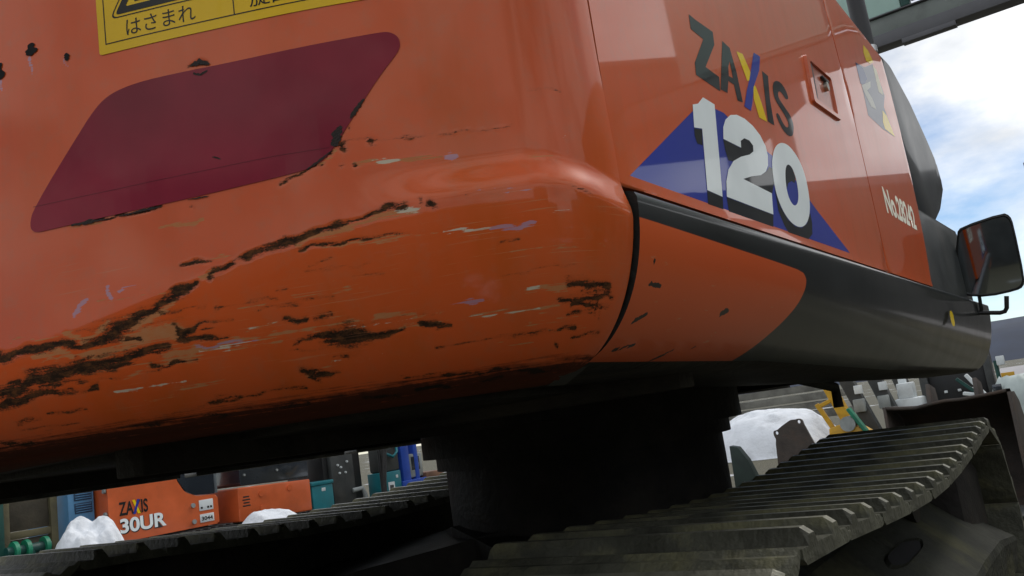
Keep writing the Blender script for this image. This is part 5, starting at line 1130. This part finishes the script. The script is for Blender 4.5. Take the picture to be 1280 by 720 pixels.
db = empty('black_engine_bay', (-2.05, 15.5, 0), 'black engine bay of a parked machine above the bucket rim', 'machine')
box('bay', (-2.55, 15.3, .2), (-1.62, 16.2, 1.3), M['black'], db, .04); box('bay_panel', (-1.66, 15.2, .3), (-1.55, 15.3, 1.1), M['darkgrey'], db, .01); box('bay_panel', (-2.62, 15.2, .3), (-2.50, 15.3, 1.1), M['darkgrey'], db, .01); box('skid', (-2.6, 15.3, 0), (-1.6, 16.2, .2), M['black'], db, .01)
for k in range(3): box('latch_clip', (-2.3+.2*k, 15.27, .60), (-2.25+.2*k, 15.3, .64), M['white'], db, .006)
# white covered machine at the right edge
sh = empty('covered_machine', (-1.2, 14.3, 0), 'machine under a pale tarpaulin at the right edge beside the bucket', 'machine')
bm = bmesh.new(); rows = []
rn = random.Random(5)
for k in range(14):
    a = k/13*math.pi; row = []
    for j in range(9):
        h = j/8; bulge = 1-.35*max(0, h-.7)/.3; f = 1+.09*math.sin(k*2.1+j*.6)*(1-h)+rn.uniform(-.015, .015)
        row.append(bm.verts.new((-1.22+.33*math.cos(a+math.pi)*bulge*f*(1+.25*(1-h)), 14.6-.42*math.sin(a)*bulge*f*(1+.2*(1-h)), .04+.70*h-.03*math.sin(k*2.1))))
    rows.append(row)
for A_, B_ in zip(rows, rows[1:]):
    for j in range(8): bm.faces.new((A_[j], B_[j], B_[j+1], A_[j+1]))
bm.faces.new([r_[-1] for r_ in rows])
from_bm('tarpaulin', bm, simple('pale_tarpaulin', (0.42, 0.48, 0.46), .6, .15, 3, bump=.4), sh, smooth=True)
box('machine_body', (-1.45, 14.35, 0), (-1.0, 14.95, .60), ms, sh, .02); box('window', (-1.50, 14.22, .56), (-1.38, 14.26, .66), M['glass'], sh, .004)
pw = empty('white_panel_stack', (-1.75, 14.0, 0), 'tilted white metal panels lying behind the bucket rim', 'panel')
bar('panel', (-1.50, 14, .40), (-1.78, 14, .86), .10, .05, M['white'], pw); bar('panel', (-1.55, 13.9, .52), (-1.85, 13.9, .60), .12, .05, M['white'], pw); box('stand', (-1.9, 13.85, 0), (-1.45, 14.1, .5), ms, pw, .01); bar('panel', (-1.62, 14.05, .5), (-1.92, 14.05, .82), .05, .05, M['dkgreen'], pw)
py = empty('utility_post', (-1.43, 15.0, 0), 'dark post with a white box and yellow board at the right edge', 'post')
tube('post', [(-1.46, 15, 0), (-1.46, 15, 1.0)], .03, M['dkgreen'], py); box('meter_box', (-1.44, 14.9, .92), (-1.33, 15, 1.06), M['white'], py, .01); box('yellow_board', (-1.42, 14.92, .70), (-1.24, 14.96, .80), M['myellow'], py, .006)
# low planks on the ground at the right edge
for k in range(3):
    tag(box('ground_plank', (-2.6, 11.1+.42*k, .0), (1.2, 11.36+.42*k, .05+.015*k), M['olive'], None, .008), 'olive plank on the ground right of the track, %s of three' % ('nearest', 'middle', 'farthest')[k], 'plank', 'planks on the ground')
# low tan hut
hs2 = empty('tan_hut', (-.6, 19, 0), 'low tan hut with a pale roof at the right edge below the hills', 'hut')
box('wall', (-1.62, 18, 0), (2.6, 20, .60), simple('tan_wall', (0.42, 0.36, 0.22), .8, .1, 1), hs2, .01)
prism('roof', [(17.8, .602), (19, .84), (20.2, .602)], fyz, -1.8, 2.8, simple('pale_roof', (0.42, 0.40, 0.40), .7, .1, 1), hs2, .01)
box('door', (-.9, 17.98, 0), (-.3, 18.0, .5), M['brown'], hs2, .005)

# ------------------------------------------------------------------ overhead gantry in front, buildings to the right, added backdrop and loaders
gt = empty('gantry_bridge', (0, 14.2, 0), 'dark girder bridge with pale green cabin high above the yard', 'gantry')
GY = 13.8
M['girder'] = simple('girder_paint', (0.15, 0.17, 0.155), .55, .2, 2, dirt=(.04, .04, .038), dirt_amt=.5)
M['fascia'] = simple('fascia_paint', (0.085, 0.085, 0.092), .55, .2, 2)
M['mint'] = simple('mint_panel', (0.36, 0.52, 0.46), .5, .08, 1.5, dirt=(.2, .26, .23), dirt_amt=.4)
box('lower_flange', (-11, GY-.06, 6.0), (9, GY+.25, 6.19), M['fascia'], gt, .01); box('girder_web', (-11, GY+.0, 6.195), (9, GY+.22, 6.47), M['girder'], gt, .01); box('upper_flange', (-11, GY-.05, 6.475), (9, GY+.3, 6.50), M['fascia'], gt, .01)
for x in (-3.9, -1.55, .8, 3.1): box('flange_lug', (x, GY-.065, 5.93), (x+.75, GY+.1, 6.005), M['fascia'], gt, .006)
for k in range(7): box('web_stiffener', (-9+2.9*k, GY-.03, 6.2), (-8.94+2.9*k, GY+.0, 6.468), M['girder'], gt, .004)
box('cabin_panel', (-4.4, GY-.02, 6.505), (-1.46, GY+.2, 8.8), M['mint'], gt, .02); box('cabin_panel', (-7.4, GY-.02, 6.505), (-4.44, GY+.2, 8.8), M['mint'], gt, .02)
box('cabin_frame', (-1.455, GY-.04, 6.505), (-1.33, GY+.2, 8.8), M['dkgreen'], gt, .01)
wn_ = box('cabin_window', (-1.325, GY+.05, 6.62), (1.6, GY+.2, 8.8), simple('brown_window', (0.13, 0.115, 0.105), .35, .3, 1.5), gt, .01)
box('handrail', (-1.32, GY-.12, 6.56), (4.0, GY-.07, 6.60), M['mint'], gt, .01); box('cabin_panel', (1.62, GY-.02, 6.505), (4.4, GY+.2, 8.8), M['mint'], gt, .02)
for x in (-10.8, 8.6): box('gantry_leg', (x, GY-.1, 0), (x+.35, GY+.3, 6.0), M['girder'], gt, .02)
# open shed beyond the right side (mirrored in the door paint)
DV = Vector((.62, .785, 0)); UV = Vector((.785, -.62, 0))
def obox(name, u0, u1, d0, d1, z0, z1, mat, parent):
    bm = bmesh.new(); add_box(bm, (u0, d0, z0), (u1, d1, z1), .02, 1)
    for v in bm.verts: v.co = UV*v.co.x+DV*v.co.y+Vector((0, 0, v.co.z))
    return from_bm(name, bm, mat, parent, auto=35)
os_ = empty('open_shed', (DV.x*17, DV.y*17, 0), 'open sided shed with a deep dark roof beam right of the yard', 'shed')
obox('roof_beam', -9, 12, 17, 21, 7.2, 8.35, M['fascia'], os_); obox('roof_sheet', -9.2, 12.2, 16.8, 21.2, 8.36, 8.5, M['girder'], os_)
for u in (-8.6, -1.8, 5.0, 11.6): obox('shed_post', u, u+.4, 17.2, 17.6, 0, 7.2, M['fascia'], os_); obox('shed_post', u, u+.4, 20.4, 20.8, 0, 7.2, M['fascia'], os_)
wh = empty('warehouse', (DV.x*24, DV.y*24, 0), 'long dark warehouse standing right of the yard', 'warehouse')
obox('wall', -18.3, 30, 22.5, 30, 0, 6.3, simple('warehouse_siding', (0.16, 0.15, 0.14), .7, .15, .6), wh); obox('roof', -18.6, 30.4, 22.1, 30.4, 6.3, 6.6, M['fascia'], wh)
for u in (-12, -4, 4, 12, 20): obox('roller_door', u, u+4, 22.44, 22.5, 0, 4.2, M['darkgrey'], wh)
# workshop building, unseen, added to darken counterweight and mirror reflections
ws = empty('backdrop', (-2, -14, 0), 'unseen grey workshop closing the yard behind the viewer', 'backdrop')
box('wall', (-30, -22, 0), (18, -14, 3.3), simple('backdrop_siding', (0.13, 0.125, 0.12), .7, .15, .6), ws, .02); box('roof', (-30.4, -22.4, 3.3), (18.4, -13.5, 3.5), M['fascia'], ws, .02)
for x in (-26, -19, -12, -5, 2, 9): box('shutter', (x, -14.0, 0), (x+5, -13.94, 2.7), M['darkgrey'], ws, .01)
# two unseen loaders added beside the camera to darken reflections
for k, (x, y) in enumerate(((4.6, 1.5), (4.8, -4.0))):
    pc = empty('added_loader', (x, y, 0), ('unseen dark green loader added right of the excavator' if k == 0 else 'unseen dark green loader added behind the viewer'), 'loader', 'unseen loaders added on the right')
    box('body', (x, y-1.6, .7), (x+1.8, y+1.6, 1.7), M['dkgreen'], pc, .08); box('cab', (x+.2, y-.9, 1.7), (x+1.6, y+.5, 2.9), M['glass'], pc, .06)
    for yy in (-1.1, 1.1):
        for xx in (.1, 1.35): cyl('wheel', (x+xx, y+yy, .55), (x+xx+.4, y+yy, .55), .55, M['rubber'], pc, n=24)
